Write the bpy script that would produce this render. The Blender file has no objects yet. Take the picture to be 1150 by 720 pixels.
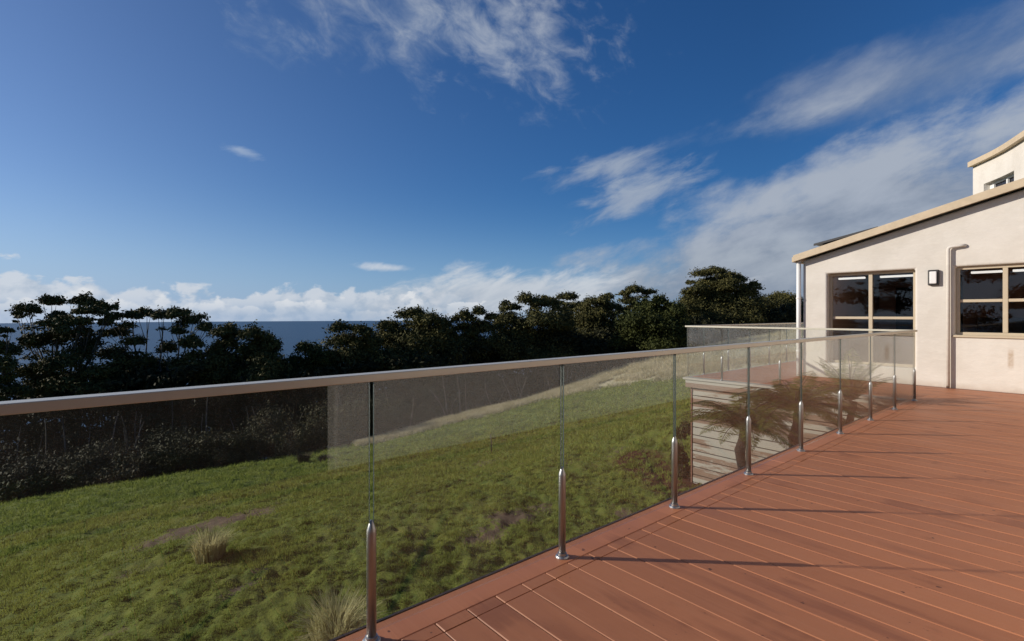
import bpy, bmesh, math, random
import numpy as np
from mathutils import Vector

rnd = random.Random(7)
nr = np.random.RandomState(11)
scene = bpy.context.scene
COL = scene.collection
R = math.radians

# ------------------------------------------------------------------ frame of reference
# world x runs along the house front, world y along the main balustrade, z = 0 is the deck surface
F, CX, CY, HC = 567.0, 575.0, 353.0, 1.28
TH = R(49.78)
ct, st = math.cos(TH), math.sin(TH)
def c2w(X, Y):
    return (ct * X - st * Y, st * X + ct * Y)
def w2c(x, y):
    return (ct * x + st * y, -st * x + ct * y)
def at(u, v, Y):
    X = (u - CX) / F * Y
    x, y = c2w(X, Y)
    return Vector((x, y, HC - (v - CY) / F * Y))

SUN_EL, SUN_DIR_XY = R(20.0), (-0.698, -0.716)
sd = Vector((SUN_DIR_XY[0] * math.cos(SUN_EL), SUN_DIR_XY[1] * math.cos(SUN_EL), math.sin(SUN_EL))).normalized()

# ------------------------------------------------------------------ node helper
class G:
    def __init__(s, nt):
        s.nt = nt
    def node(s, t, **kw):
        n = s.nt.nodes.new(t)
        for k, v in kw.items():
            setattr(n, k, v)
        return n
    def put(s, sock, v):
        if isinstance(v, bpy.types.NodeSocket):
            s.nt.links.new(v, sock)
        elif v is not None:
            sock.default_value = v
    def m(s, op, a, b=None, c=None, clamp=False):
        n = s.node('ShaderNodeMath', operation=op, use_clamp=clamp)
        s.put(n.inputs[0], a)
        if b is not None: s.put(n.inputs[1], b)
        if c is not None: s.put(n.inputs[2], c)
        return n.outputs[0]
    def vm(s, op, a, b=None):
        n = s.node('ShaderNodeVectorMath', operation=op)
        s.put(n.inputs[0], a)
        if b is not None: s.put(n.inputs[1], b)
        return n.outputs['Value'] if op in ('DOT_PRODUCT', 'LENGTH') else n.outputs[0]
    def xyz(s, x, y, z):
        n = s.node('ShaderNodeCombineXYZ')
        for i, v in enumerate((x, y, z)): s.put(n.inputs[i], v)
        return n.outputs[0]
    def sep(s, v):
        n = s.node('ShaderNodeSeparateXYZ'); s.put(n.inputs[0], v)
        return n.outputs
    def noise(s, vec, scale=1.0, detail=4.0, rough=0.5, dist=0.0):
        n = s.node('ShaderNodeTexNoise')
        s.put(n.inputs['Vector'], vec)
        n.inputs['Scale'].default_value = scale
        n.inputs['Detail'].default_value = detail
        n.inputs['Roughness'].default_value = rough
        n.inputs['Distortion'].default_value = dist
        return n.outputs['Fac']
    def ss(s, x, lo, hi):
        n = s.node('ShaderNodeMapRange', interpolation_type='SMOOTHSTEP')
        s.put(n.inputs['Value'], x)
        n.inputs['From Min'].default_value = lo
        n.inputs['From Max'].default_value = hi
        return n.outputs['Result']
    def lin(s, x, a, b, c, d):
        n = s.node('ShaderNodeMapRange')
        s.put(n.inputs['Value'], x)
        for k, v in zip(('From Min', 'From Max', 'To Min', 'To Max'), (a, b, c, d)):
            n.inputs[k].default_value = v
        return n.outputs['Result']
    def mix(s, f, a, b, blend='MIX'):
        n = s.node('ShaderNodeMix', data_type='RGBA', blend_type=blend)
        s.put(n.inputs[0], f)
        for sock, v in ((n.inputs[6], a), (n.inputs[7], b)):
            if isinstance(v, tuple) and len(v) == 3: v = v + (1.0,)
            s.put(sock, v)
        return n.outputs[2]
    def bump(s, h, strength=0.3, dist=0.01):
        n = s.node('ShaderNodeBump')
        n.inputs['Strength'].default_value = strength
        n.inputs['Distance'].default_value = dist
        s.put(n.inputs['Height'], h)
        return n.outputs[0]
    def scaled(s, v, sx, sy, sz):
        return s.vm('MULTIPLY', v, (sx, sy, sz))

MATS = {}
def mat(name, fn):
    m = bpy.data.materials.new(name); m.use_nodes = True
    nt = m.node_tree; g = G(nt)
    bsdf = nt.nodes['Principled BSDF']
    pos = g.node('ShaderNodeNewGeometry').outputs['Position']
    obj = g.node('ShaderNodeTexCoord').outputs['Object']
    fn(g, bsdf, pos, obj)
    MATS[name] = m
    return m
def setp(g, b, color=None, rough=None, metal=None, normal=None, spec=None):
    if color is not None:
        if isinstance(color, tuple): color = color + (1.0,)
        g.put(b.inputs['Base Color'], color)
    if rough is not None: g.put(b.inputs['Roughness'], rough)
    if metal is not None: g.put(b.inputs['Metallic'], metal)
    if normal is not None: g.put(b.inputs['Normal'], normal)
    if spec is not None: g.put(b.inputs['Specular IOR Level'], spec)

def _stucco(g, b, p, o):
    big = g.noise(p, 1.3, 5, .6)
    mid = g.noise(g.scaled(p, 1, 1, 2.2), 6, 5, .6)
    fine = g.noise(p, 70, 3, .6)
    c = g.mix(g.ss(big, .35, .68), (.665, .62, .55), (.60, .555, .485))
    c = g.mix(g.m('MULTIPLY', g.ss(mid, .5, .75), .35), c, (.73, .68, .60))
    # a rusty run below the right-hand window and splash dirt above the boards
    s = g.sep(p)
    dx = g.m('ABSOLUTE', g.m('SUBTRACT', s[0], -1.03))
    st_ = g.m('MULTIPLY', g.m('SUBTRACT', 1.0, g.ss(dx, .015, .05)), g.m('MULTIPLY', g.ss(s[2], .34, .48), g.m('SUBTRACT', 1.0, g.ss(s[2], .62, .76))))
    c = g.mix(g.m('MULTIPLY', st_, g.m('MULTIPLY', g.noise(p, 25, 3, .6), .9)), c, (.33, .2, .09))
    dirt = g.m('SUBTRACT', 1.0, g.ss(g.m('ADD', s[2], g.m('MULTIPLY', mid, .12)), .02, .2))
    c = g.mix(g.m('MULTIPLY', dirt, .5), c, (.42, .3, .21))
    h = g.m('ADD', g.m('MULTIPLY', big, 1.0), g.m('ADD', g.m('MULTIPLY', mid, .35), g.m('MULTIPLY', fine, .05)))
    setp(g, b, c, .9, 0, g.bump(h, .5, .03), .2)
mat('stucco', _stucco)
def _trim(g, b, p, o):
    n = g.noise(p, 9, 4, .6)
    setp(g, b, g.mix(g.ss(n, .3, .7), (.58, .46, .31), (.51, .405, .27)), .55, 0, None, .4)
mat('beige_trim', _trim)
def _frame(g, b, p, o):
    n = g.noise(p, 14, 4, .6)
    setp(g, b, g.mix(n, (.52, .43, .30), (.46, .38, .265)), .5)
mat('window_frame', _frame)
def _deck(g, b, p, o):
    s = g.sep(p)
    idx = g.m('FLOOR', g.m('DIVIDE', s[1], .158))
    rnd_ = g.node('ShaderNodeTexWhiteNoise', noise_dimensions='1D')
    g.put(rnd_.inputs['W'], idx)
    rv = rnd_.outputs['Value']
    grain = g.noise(g.xyz(g.m('MULTIPLY', s[0], 2.2), g.m('MULTIPLY', s[1], 45), rv), 1, 5, .6)
    blot = g.noise(g.xyz(g.m('MULTIPLY', s[0], .7), g.m('MULTIPLY', s[1], 2.0), g.m('MULTIPLY', idx, .05)), 1.3, 5, .6, .4)
    c = g.mix(rv, (.475, .183, .086), (.405, .153, .072))
    c = g.mix(g.m('MULTIPLY', g.ss(grain, .45, .75), .35), c, (.49, .205, .105))
    # long damp streaks that follow single boards
    streak = g.noise(g.xyz(g.m('MULTIPLY', s[0], 1.1), g.m('MULTIPLY', idx, 7.3), 3.1), 1.6, 4, .55, .3)
    edge = g.noise(g.xyz(g.m('MULTIPLY', s[0], 3), g.m('MULTIPLY', s[1], 20), 0), 1, 3, .5)
    wet = g.ss(g.m('ADD', streak, g.m('MULTIPLY', g.m('SUBTRACT', edge, .5), .3)), .57, .70)
    c = g.mix(g.m('MULTIPLY', wet, .55), c, (.23, .08, .04))
    c = g.mix(g.m('MULTIPLY', g.ss(blot, .5, .75), .28), c, (.30, .105, .055))
    # damp marks along a few boards
    for sx_, sy_, lx_, ly_, k_ in ((-.78, 2.46, .42, .05, .75), (-.50, 2.72, .30, .045, .7), (-1.27, 1.83, .30, .06, .6), (-1.15, 2.28, .28, .05, .6), (-1.40, 1.48, .25, .06, .55), (-.95, 1.95, .3, .05, .5), (-.6, 3.4, .35, .07, .4), (-1.2, 3.1, .3, .06, .4), (-.2, 5.2, .5, .12, .35)):
        ex = g.m('DIVIDE', g.m('ADD', g.m('SUBTRACT', s[0], sx_), 0.0), lx_); ey = g.m('DIVIDE', g.m('SUBTRACT', s[1], sy_), ly_)
        rr_ = g.m('ADD', g.m('MULTIPLY', ex, ex), g.m('MULTIPLY', ey, ey))
        dm = g.ss(g.m('ADD', g.m('SUBTRACT', 1.0, rr_), g.m('MULTIPLY', g.m('SUBTRACT', edge, .5), 3.0)), .0, 1.2)
        c = g.mix(g.m('MULTIPLY', dm, k_*.7), c, (.22, .075, .038))
    spot = g.noise(p, 22, 2, .5)
    c = g.mix(g.m('MULTIPLY', g.ss(spot, .71, .76), .8), c, (.06, .025, .018))
    r = g.lin(blot, .3, .7, .6, .46)
    h = g.m('ADD', g.m('MULTIPLY', grain, .5), g.m('MULTIPLY', blot, .6))
    setp(g, b, c, r, 0, g.bump(h, .25, .006), .4)
mat('deck_paint', _deck)
def _clad(g, b, p, o):
    s = g.sep(p)
    idx = g.m('FLOOR', g.m('DIVIDE', g.m('ADD', s[2], 3.2-.2115-.0015), .16))
    w = g.node('ShaderNodeTexWhiteNoise', noise_dimensions='1D'); g.put(w.inputs['W'], idx)
    n = g.noise(g.xyz(g.m('MULTIPLY', s[0], 1.3), g.m('MULTIPLY', s[2], 3.5), g.m('ADD', g.m('MULTIPLY', idx, 3.7), s[1])), 1.5, 5, .65)
    f = g.ss(g.m('ADD', n, g.m('MULTIPLY', g.m('SUBTRACT', w.outputs['Value'], .60), .8)), .47, .6)
    c = g.mix(f, (.35, .335, .285), (.16, .085, .05))
    fine = g.noise(g.scaled(p, 6, 6, 60), 1, 4, .6)
    c = g.mix(g.m('MULTIPLY', fine, .5), c, (.42, .37, .31))
    setp(g, b, c, .8, 0, g.bump(fine, .4, .006), .2)
mat('weathered_board', _clad)
def _redwood(g, b, p, o):
    n = g.noise(g.scaled(p, 3, 3, 30), 1, 4, .6)
    setp(g, b, g.mix(n, (.2, .085, .05), (.12, .05, .03)), .7)
mat('red_timber', _redwood)
def _steel(g, b, p, o):
    s = g.sep(p)
    n = g.noise(g.scaled(p, 3, 3, 300), 1, 3, .6)
    sm = g.noise(p, 18, 4, .6)
    setp(g, b, g.mix(sm, (.46, .46, .45), (.36, .36, .355)), g.m('ADD', g.lin(n, .3, .7, .30, .44), g.m('MULTIPLY', sm, .1)), 1.0)
mat('brushed_steel', _steel)
def _rail(g, b, p, o):
    s = g.sep(p)
    n = g.noise(g.scaled(p, 40, 4, 120), 1, 4, .6)
    sm = g.noise(p, 11, 5, .65)
    c = g.mix(sm, (.63, .585, .465), (.55, .505, .40))
    setp(g, b, c, g.lin(n, .3, .7, .3, .42), .15, g.bump(n, .06, .002))
mat('rail_metal', _rail)
def _white(g, b, p, o):
    setp(g, b, g.mix(g.noise(p, 7, 3, .5), (.8, .79, .76), (.72, .71, .67)), .4)
mat('white_paint', _white)
def _dark(g, b, p, o):
    setp(g, b, g.mix(g.noise(p, 20, 3, .5), (.02, .018, .016), (.035, .03, .028)), .45)
mat('dark_plastic', _dark)
def _opal(g, b, p, o):
    setp(g, b, g.mix(g.noise(p, 20, 3, .5), (.82, .8, .76), (.74, .72, .69)), .3)
mat('opal_lens', _opal)
def _gedge(g, b, p, o):
    setp(g, b, g.mix(g.noise(p, 20, 2, .5), (.008, .018, .014), (.014, .03, .023)), .45)
mat('glass_edge', _gedge)
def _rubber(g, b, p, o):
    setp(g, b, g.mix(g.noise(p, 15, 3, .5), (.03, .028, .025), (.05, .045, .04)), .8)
mat('dark_backing', _rubber)  # plain dark sheet behind the cladding, visible in the board gaps
def _room(g, b, p, o):
    setp(g, b, g.mix(g.noise(p, 2, 3, .5), (.55, .36, .26), (.44, .28, .2)), .8)
mat('room_plaster', _room)
def _roomwood(g, b, p, o):
    setp(g, b, g.mix(g.noise(g.scaled(p, 1, 1, 8), 3, 3, .5), (.05, .042, .033), (.032, .027, .022)), .6)
mat('dark_timber', _roomwood)
def _roof(g, b, p, o):
    s = g.sep(p)
    setp(g, b, g.mix(g.noise(p, 4, 3, .5), (.3, .26, .21), (.24, .21, .17)), .45, .3)
mat('roof_sheet', _roof)
def _pv(g, b, p, o):
    setp(g, b, g.mix(g.noise(p, 9, 3, .5), (.015, .018, .03), (.03, .03, .04)), .2)
mat('dark_panel', _pv)
def _lamp(g, b, p, o):
    setp(g, b, (.8, .8, .78), .5)
    b.inputs['Emission Color'].default_value = (1, .97, .92, 1)
    b.inputs['Emission Strength'].default_value = 1.1
mat('lit_tube', _lamp)

def glassmat(name, tint, boost=1.0, dirt=True):
    m = bpy.data.materials.new(name); m.use_nodes = True
    nt = m.node_tree; nt.nodes.clear(); g = G(nt)
    out = g.node('ShaderNodeOutputMaterial')
    geo = g.node('ShaderNodeNewGeometry')
    cos = g.m('ABSOLUTE', g.vm('DOT_PRODUCT', geo.outputs['Normal'], geo.outputs['Incoming']))
    fr = g.m('ADD', .043 * boost, g.m('MULTIPLY', 1 - .043 * boost, g.m('POWER', g.m('SUBTRACT', 1.0, cos), 5.0)))
    tr = g.node('ShaderNodeBsdfTransparent'); tr.inputs[0].default_value = tint + (1,)
    gl = g.node('ShaderNodeBsdfGlossy'); gl.inputs['Roughness'].default_value = 0.0
    ms = g.node('ShaderNodeMixShader')
    g.put(ms.inputs[0], fr); g.put(ms.inputs[1], tr.outputs[0]); g.put(ms.inputs[2], gl.outputs[0])
    last = ms.outputs[0]
    if dirt:
        p = geo.outputs['Position']
        s = g.sep(p)
        n = g.noise(p, 3.5, 6, .7)
        run = g.noise(g.scaled(p, 14, 14, 1.2), 1, 4, .6)
        f = g.m('MULTIPLY', g.ss(g.m('MULTIPLY', n, g.m('ADD', run, .5)), .35, .85), .035)
        df = g.node('ShaderNodeBsdfDiffuse'); df.inputs[0].default_value = (.75, .72, .66, 1)
        m2 = g.node('ShaderNodeMixShader')
        g.put(m2.inputs[0], f); g.put(m2.inputs[1], last); g.put(m2.inputs[2], df.outputs[0])
        last = m2.outputs[0]
    g.put(out.inputs[0], last)
    MATS[name] = m
glassmat('rail_glass', (.962, .975, .964), 1.2)
glassmat('window_glass', (.9, .9, .89), .9, False)

# ------------------------------------------------------------------ mesh helper
class MB:
    def __init__(s): s.v = []; s.f = []; s.mi = []
    def add(s, vs, fs, mi=0):
        b = len(s.v); s.v += [tuple(q) for q in vs]
        for f in fs: s.f.append(tuple(b + i for i in f)); s.mi.append(mi)
    def box(s, x0, x1, y0, y1, z0, z1, mi=0):
        s.add([(x0,y0,z0),(x1,y0,z0),(x1,y1,z0),(x0,y1,z0),(x0,y0,z1),(x1,y0,z1),(x1,y1,z1),(x0,y1,z1)],
              [(3,2,1,0),(4,5,6,7),(0,1,5,4),(1,2,6,5),(2,3,7,6),(3,0,4,7)], mi)
    def prism_xz(s, poly, y0, y1, mi=0):
        n = len(poly)
        vs = [(x, y0, z) for x, z in poly] + [(x, y1, z) for x, z in poly]
        fs = [tuple(range(n)), tuple(range(2*n-1, n-1, -1))] + [(i, n+i, n+(i+1)%n, (i+1)%n) for i in range(n)]
        s.add(vs, fs, mi)
    def tube(s, pts, rad, n=8, cap=True, mi=0):
        pts = [Vector(p) for p in pts]
        if not hasattr(rad, '__len__'): rad = [rad] * len(pts)
        rings = []; prev = None
        for i, p in enumerate(pts):
            d = (pts[min(i+1, len(pts)-1)] - pts[max(i-1, 0)]).normalized()
            ref = prev if prev is not None else (Vector((0,0,1)) if abs(d.z) < .9 else Vector((1,0,0)))
            a = ref - d * ref.dot(d)
            if a.length < 1e-5: a = d.orthogonal()
            a.normalize(); bvec = d.cross(a); prev = a
            rings.append([p + (a * math.cos(2*math.pi*k/n) + bvec * math.sin(2*math.pi*k/n)) * rad[i] for k in range(n)])
        vs = [q for r_ in rings for q in r_]; fs = []
        for i in range(len(rings)-1):
            for k in range(n):
                fs.append((i*n+k, i*n+(k+1)%n, (i+1)*n+(k+1)%n, (i+1)*n+k))
        if cap:
            fs.append(tuple(range(n-1, -1, -1))); b = (len(rings)-1)*n; fs.append(tuple(range(b, b+n)))
        s.add(vs, fs, mi)
    def lathe(s, cx, cy, prof, n=20, mi=0):
        s_pts = []; fs = []
        for r_, z in prof:
            for k in range(n):
                a = 2*math.pi*k/n; s_pts.append((cx + r_*math.cos(a), cy + r_*math.sin(a), z))
        for i in range(len(prof)-1):
            for k in range(n):
                fs.append((i*n+k, i*n+(k+1)%n, (i+1)*n+(k+1)%n, (i+1)*n+k))
        fs.append(tuple(range(n-1,-1,-1))); b=(len(prof)-1)*n; fs.append(tuple(range(b,b+n)))
        s.add(s_pts, fs, mi)
    def build(s, name, mats, parent=None, smooth=False, bevel=None, weld=False):
        me = bpy.data.meshes.new(name)
        me.from_pydata(s.v, [], s.f)
        if not isinstance(mats, (list, tuple)): mats = [mats]
        for m in mats: me.materials.append(MATS[m])
        if len(mats) > 1: me.polygons.foreach_set('material_index', s.mi)
        if smooth: me.polygons.foreach_set('use_smooth', [True] * len(me.polygons))
        me.update()
        o = bpy.data.objects.new(name, me); COL.objects.link(o)
        if parent: o.parent = parent; o.matrix_parent_inverse = parent.matrix_basis.inverted()
        if bevel:
            md = o.modifiers.new('bevel', 'BEVEL'); md.width = bevel[0]; md.segments = bevel[1]; md.limit_method = 'ANGLE'; md.angle_limit = R(40)
        return o

def bulk(name, verts, faces, mname, parent=None, smooth=False):
    """verts (N,3), faces (M,k) numpy arrays -> one mesh object"""
    me = bpy.data.meshes.new(name)
    n, k = faces.shape
    me.vertices.add(len(verts)); me.vertices.foreach_set('co', np.ascontiguousarray(verts, dtype=np.float32).ravel())
    me.loops.add(n*k); me.loops.foreach_set('vertex_index', np.ascontiguousarray(faces, dtype=np.int32).ravel())
    me.polygons.add(n); me.polygons.foreach_set('loop_start', np.arange(0, n*k, k, dtype=np.int32))
    me.polygons.foreach_set('loop_total', np.full(n, k, dtype=np.int32))
    if smooth: me.polygons.foreach_set('use_smooth', np.ones(n, dtype=bool))
    me.materials.append(MATS[mname])
    me.update(); me.validate()
    o = bpy.data.objects.new(name, me); COL.objects.link(o)
    if parent: o.parent = parent; o.matrix_parent_inverse = parent.matrix_basis.inverted()
    return o

def empty(name, loc, label, cat, group=None):
    o = bpy.data.objects.new(name, None); COL.objects.link(o)
    o.location = loc; o.empty_display_size = .2
    o['label'] = label; o['category'] = cat
    if group: o['group'] = group
    return o
def tag(o, label=None, cat=None, group=None, kind=None):
    if label: o['label'] = label
    if cat: o['category'] = cat
    if group: o['group'] = group
    if kind: o['kind'] = kind
    return o

# ------------------------------------------------------------------ terrain
def px(u, v, Y):
    return ((u - CX)/F*Y, Y, HC - (v - CY)/F*Y)
ctrl = [(0,0,-2.2),(4,4,-2.2),(-3,1,-2.25),(-1.6,5.3,-2.15),px(0,720,6.5),px(237,630,7.5),px(630,600,8.0),
        px(778,543,10.28),px(200,560,17),px(0,566,26),px(130,544,25),px(340,512,27),px(400,499,30),px(500,474,38),
        px(640,440,50),px(757,404,60),px(700,480,22),px(560,522,17),px(840,384,70),px(893,366,80),px(820,440,16),
        (10,8,-1.5),(14,14,-.9),(9,16,-1.5),(22,20,-.6),(30,30,.2),(45,60,2.5),(30,50,-.4),(80,90,8),
        (-45,45,-19),(-20,45,-15),(0,52,-11),(-80,60,-38),(-60,30,-22),(-30,10,-10),(-14,4,-4.9),(-40,-10,-11),(-15,-12,-4),(0,-15,-2.2),
        (20,-20,-1),(40,0,1),(-40,-50,-10),(0,-60,-2),(60,-50,4),(-90,0,-32),
        (-60,100,-62),(0,100,-34),(40,110,-16),(-120,60,-70),(60,130,-14),(110,100,6),(-110,-60,-38)]
C = np.array(ctrl, float)
def tps(r2):
    return np.where(r2 > 0, .5 * r2 * np.log(np.maximum(r2, 1e-9)), 0)
def fit_tps(P, z, lam):
    n = len(P)
    d2 = ((P[:,None]-P[None])**2).sum(-1)
    A = np.zeros((n+3, n+3)); A[:n,:n] = tps(d2) + lam*np.eye(n)
    A[:n,n] = 1; A[:n,n+1:] = P; A[n,:n] = 1; A[n+1:,:n] = P.T
    return np.linalg.solve(A, np.concatenate([z, np.zeros(3)]))
SC = 20.0
Wt = fit_tps(C[:,:2]/SC, C[:,2], .004)
def ground(X, Y):
    X = np.asarray(X, float); Y = np.asarray(Y, float); shp = X.shape
    q = np.stack([X.ravel(), Y.ravel()], 1)/SC; P = C[:,:2]/SC
    out = np.empty(len(q))
    for i in range(0, len(q), 20000):
        qq = q[i:i+20000]
        d2 = ((qq[:,None]-P[None])**2).sum(-1)
        out[i:i+20000] = tps(d2) @ Wt[:len(P)] + Wt[len(P)] + qq @ Wt[len(P)+1:]
    r = np.hypot(q[:,0]*SC, q[:,1]*SC)
    fall = np.clip((r-115)/120, 0, 1.5)
    out = out - fall**1.3 * 140 * np.clip(.55 - q[:,0]*SC/400, .2, 1)
    return out.reshape(shp)
# lattice value noise
_tab = nr.rand(256, 256)
def vnoise(x, y):
    xi = np.floor(x).astype(int); yi = np.floor(y).astype(int)
    fx = x-xi; fy = y-yi; fx = fx*fx*(3-2*fx); fy = fy*fy*(3-2*fy)
    a = _tab[xi & 255, yi & 255]; b = _tab[(xi+1) & 255, yi & 255]; c = _tab[xi & 255, (yi+1) & 255]; d = _tab[(xi+1) & 255, (yi+1) & 255]
    return (a*(1-fx)+b*fx)*(1-fy)+(c*(1-fx)+d*fx)*fy
def lumps(X, Y, amp=1.0):
    x, y = c2w(X, Y)
    n = (vnoise(x*.9+9, y*.9)-.5)*.12 + (vnoise(x*2.1+40, y*1.9+7)-.5)*.06 + (vnoise(x*6.1+3, y*4.9+70)-.5)*.062 + (vnoise(x*13.7, y*11)-.5)*.06 + (vnoise(x*29, y*27)-.5)*.02
    return n * amp
def gz(X, Y):
    return ground(X, Y) + lumps(X, Y)

def _ground(g, b, p, o):
    s = g.sep(p)
    a = g.node('ShaderNodeVertexColor', layer_name='cover')
    cv = g.sep(a.outputs['Color'])
    n1 = g.noise(p, .55, 5, .6); n2 = g.noise(p, 3.2, 5, .65); n3 = g.noise(p, 16, 4, .65)
    c = g.mix(g.ss(n2, .35, .68), (.14, .16, .03), (.085, .12, .024))
    c = g.mix(g.m('MULTIPLY', g.ss(n1, .5, .7), .55), c, (.14, .125, .035))
    c = g.mix(g.m('MULTIPLY', g.ss(n3, .5, .75), .5), c, (.15, .155, .04))
    bare = g.ss(g.m('ADD', n2, g.m('MULTIPLY', g.m('SUBTRACT', n1, .5), 1.4)), .84, .95)
    c = g.mix(g.m('MULTIPLY', bare, .6), c, (.12, .095, .05))
    dry = g.ss(g.m('ADD', cv[0], g.m('MULTIPLY', g.m('SUBTRACT', n2, .5), .7)), .35, .7)
    c = g.mix(dry, c, g.mix(g.ss(n2, .35, .65), (.48, .42, .28), (.30, .27, .15)))
    red = g.ss(g.m('ADD', cv[1], g.m('MULTIPLY', g.m('SUBTRACT', n3, .5), .9)), .35, .75)
    c = g.mix(red, c, g.mix(n3, (.085, .03, .022), (.05, .028, .015)))
    sl_ = g.ss(g.m('ADD', a.outputs['Alpha'], g.m('MULTIPLY', g.m('SUBTRACT', g.m('ADD', g.m('MULTIPLY', n3, .6), g.m('MULTIPLY', n2, .6)), .6), 3.0)), .45, .85)
    c = g.mix(sl_, c, g.mix(n2, (.17, .125, .085), (.09, .066, .043)))
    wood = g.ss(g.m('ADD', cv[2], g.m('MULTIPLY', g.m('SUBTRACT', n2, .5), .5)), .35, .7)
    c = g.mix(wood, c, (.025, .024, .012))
    setp(g, b, c, .95, 0, g.bump(g.m('ADD', g.m('MULTIPLY', n3, .7), g.m('MULTIPLY', g.noise(p, 60, 3, .6), .3)), .8, .03), .1)
mat('hillside', _ground)

# pixel polyline of the lawn's far edge, and distances there -> used for the ground cover
EDGE = np.array([(-400,640,17),(-150,600,22),(0,566,26),(130,544,25),(340,512,27),(400,499,30),(500,474,38),(640,440,50),(757,404,60),(840,384,70),(893,366,80),(1100,330,100)], float)
def edge_dist(X, Y):
    """distance (m, camera frame depth) to the lawn's far edge, negative beyond it"""
    az = X/np.maximum(Y, .1)
    ue = (EDGE[:,0]-CX)/F
    return np.interp(az, ue, EDGE[:,2]) - Y

def depth_of(u, v, lo=4, hi=80):
    """distance at which the sight line of a picture point meets the slope"""
    Ys = np.linspace(lo, hi, 1500); Xs = (u-CX)/F*Ys; Zs = HC-(v-CY)/F*Ys
    g_ = ground(Xs, Ys); k = np.argmax(Zs < g_)
    return float(Ys[k]) if (Zs < g_).any() else hi
DRYV = [(-400,600),(0,550),(130,530),(250,510),(330,509),(400,502),(463,487),(515,473),(550,466),(609,449),(643,442),(678,435),(713,430),(748,426),(769,424),(830,424),(900,424),(1100,424)]
DRYU = np.array([(u-CX)/F for u, v in DRYV]); DRYY = np.array([depth_of(u, v) for u, v in DRYV])
def dry_start(X, Y):
    return np.interp(X/np.maximum(Y, .1), DRYU, DRYY)
SOIL = []
for u, v, ru, rv, k in ((218,594,42,6,1.3),(262,583,36,5.5,1.3),(575,583,30,6,1.2),(545,603,26,6,1.1),(605,568,22,4,.8),(690,508,24,4,.6),(268,663,20,5,.8),(110,718,34,5,.8),(700,578,18,5,.8),(545,520,30,4,.6),(150,640,30,3,.5),(640,520,20,4,.5),(300,640,16,3,.6)):
    d_ = depth_of(u, v); d2_ = depth_of(u, v-rv)
    SOIL.append(((u-CX)/F*d_, d_, ru/F*d_, max(d2_-d_, .12)*1.7, k))
def soil_mask(X, Y, Z):
    o = np.zeros(np.shape(X))
    for x0, y0, rx, ry, k in SOIL:
        dx = (X-x0)/rx; o = np.maximum(o, k*np.exp(-(dx**2 + ((Y-y0-.35*(X-x0))/ry)**2)))
    return o
def build_ground():
    thf = np.radians(np.arange(-58, 56.01, .28))
    thb = np.radians(np.concatenate([np.arange(-180, -58, 4.0)])), np.radians(np.arange(58, 180, 4.0))
    th = np.concatenate([thb[0], thf, thb[1]])
    rr = [0.6]
    while rr[-1] < 330: rr.append(rr[-1] * (1.013 if 4 < rr[-1] < 60 else 1.04))
    rr = np.array(rr)
    T, Rr = np.meshgrid(th, rr)
    X = np.sin(T)*Rr; Y = np.cos(T)*Rr
    Z = ground(X, Y) + lumps(X, Y) * np.clip((Rr-1)/2, 0, 1)
    wx, wy = c2w(X, Y)
    # under the deck and the house the soil is cut level
    inside = (wx > -1.5) & (wy < 30) & (wy > -12) & (wx < 14)
    Z = np.where(inside, np.minimum(Z, -.9), Z)
    V = np.stack([wx, wy, Z], -1).reshape(-1, 3)
    nt_, nrr = len(th), len(rr)
    i, j = np.meshgrid(np.arange(nrr-1), np.arange(nt_), indexing='ij')
    j2 = (j+1) % nt_
    Fc = np.stack([i*nt_+j, (i+1)*nt_+j, (i+1)*nt_+j2, i*nt_+j2], -1).reshape(-1, 4)[:, ::-1]
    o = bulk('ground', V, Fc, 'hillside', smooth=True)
    tag(o, kind='structure')
    d = edge_dist(X, Y)
    az = X/np.maximum(Y, .1)
    wob = (vnoise(wx*.25, wy*.25)-.5)*4 + (vnoise(wx*.9, wy*.9)-.5)*1.5
    S = dry_start(X, Y)
    dry = np.clip((Y - S + wob*.25)/(.035*S)+.5, 0, 1) * (Y > 8)
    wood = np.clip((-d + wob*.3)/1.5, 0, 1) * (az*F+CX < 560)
    # reddish ground cover next to the clad wall
    def blob(u, v, Yc, rx):
        cx_, cy_, _ = px(u, v, Yc)
        return np.exp(-(((X-cx_)/rx)**2 + ((Y-cy_)/(rx*1.5))**2))
    red = np.clip(blob(718, 525, 12.0, .75)*1.0 + blob(770, 555, 9.9, .8)*.95, 0, 1)
    soil = soil_mask(X, Y, Z)
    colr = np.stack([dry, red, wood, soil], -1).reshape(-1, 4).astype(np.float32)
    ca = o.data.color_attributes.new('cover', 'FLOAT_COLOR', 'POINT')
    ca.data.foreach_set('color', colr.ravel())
    return o
build_ground()

# sea
def _sea(g, b, p, o):
    n = g.noise(g.scaled(p, .05, .05, 0), 1, 6, .65)
    n2 = g.noise(g.scaled(p, .004, .004, 0), 1, 4, .6)
    setp(g, b, g.mix(n2, (.006, .022, .046), (.010, .03, .058)), .32, 0, g.bump(n, .6, 3.0), .2)
mat('sea_water', _sea)
SEA_Z, SEA_R = -100.0, 8100.0
mb = MB()
vs = [(SEA_R*math.cos(2*math.pi*k/256), SEA_R*math.sin(2*math.pi*k/256), SEA_Z) for k in range(256)]
mb.add(vs, [tuple(range(256))]); tag(mb.build('sea', 'sea_water'), kind='structure')

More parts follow.
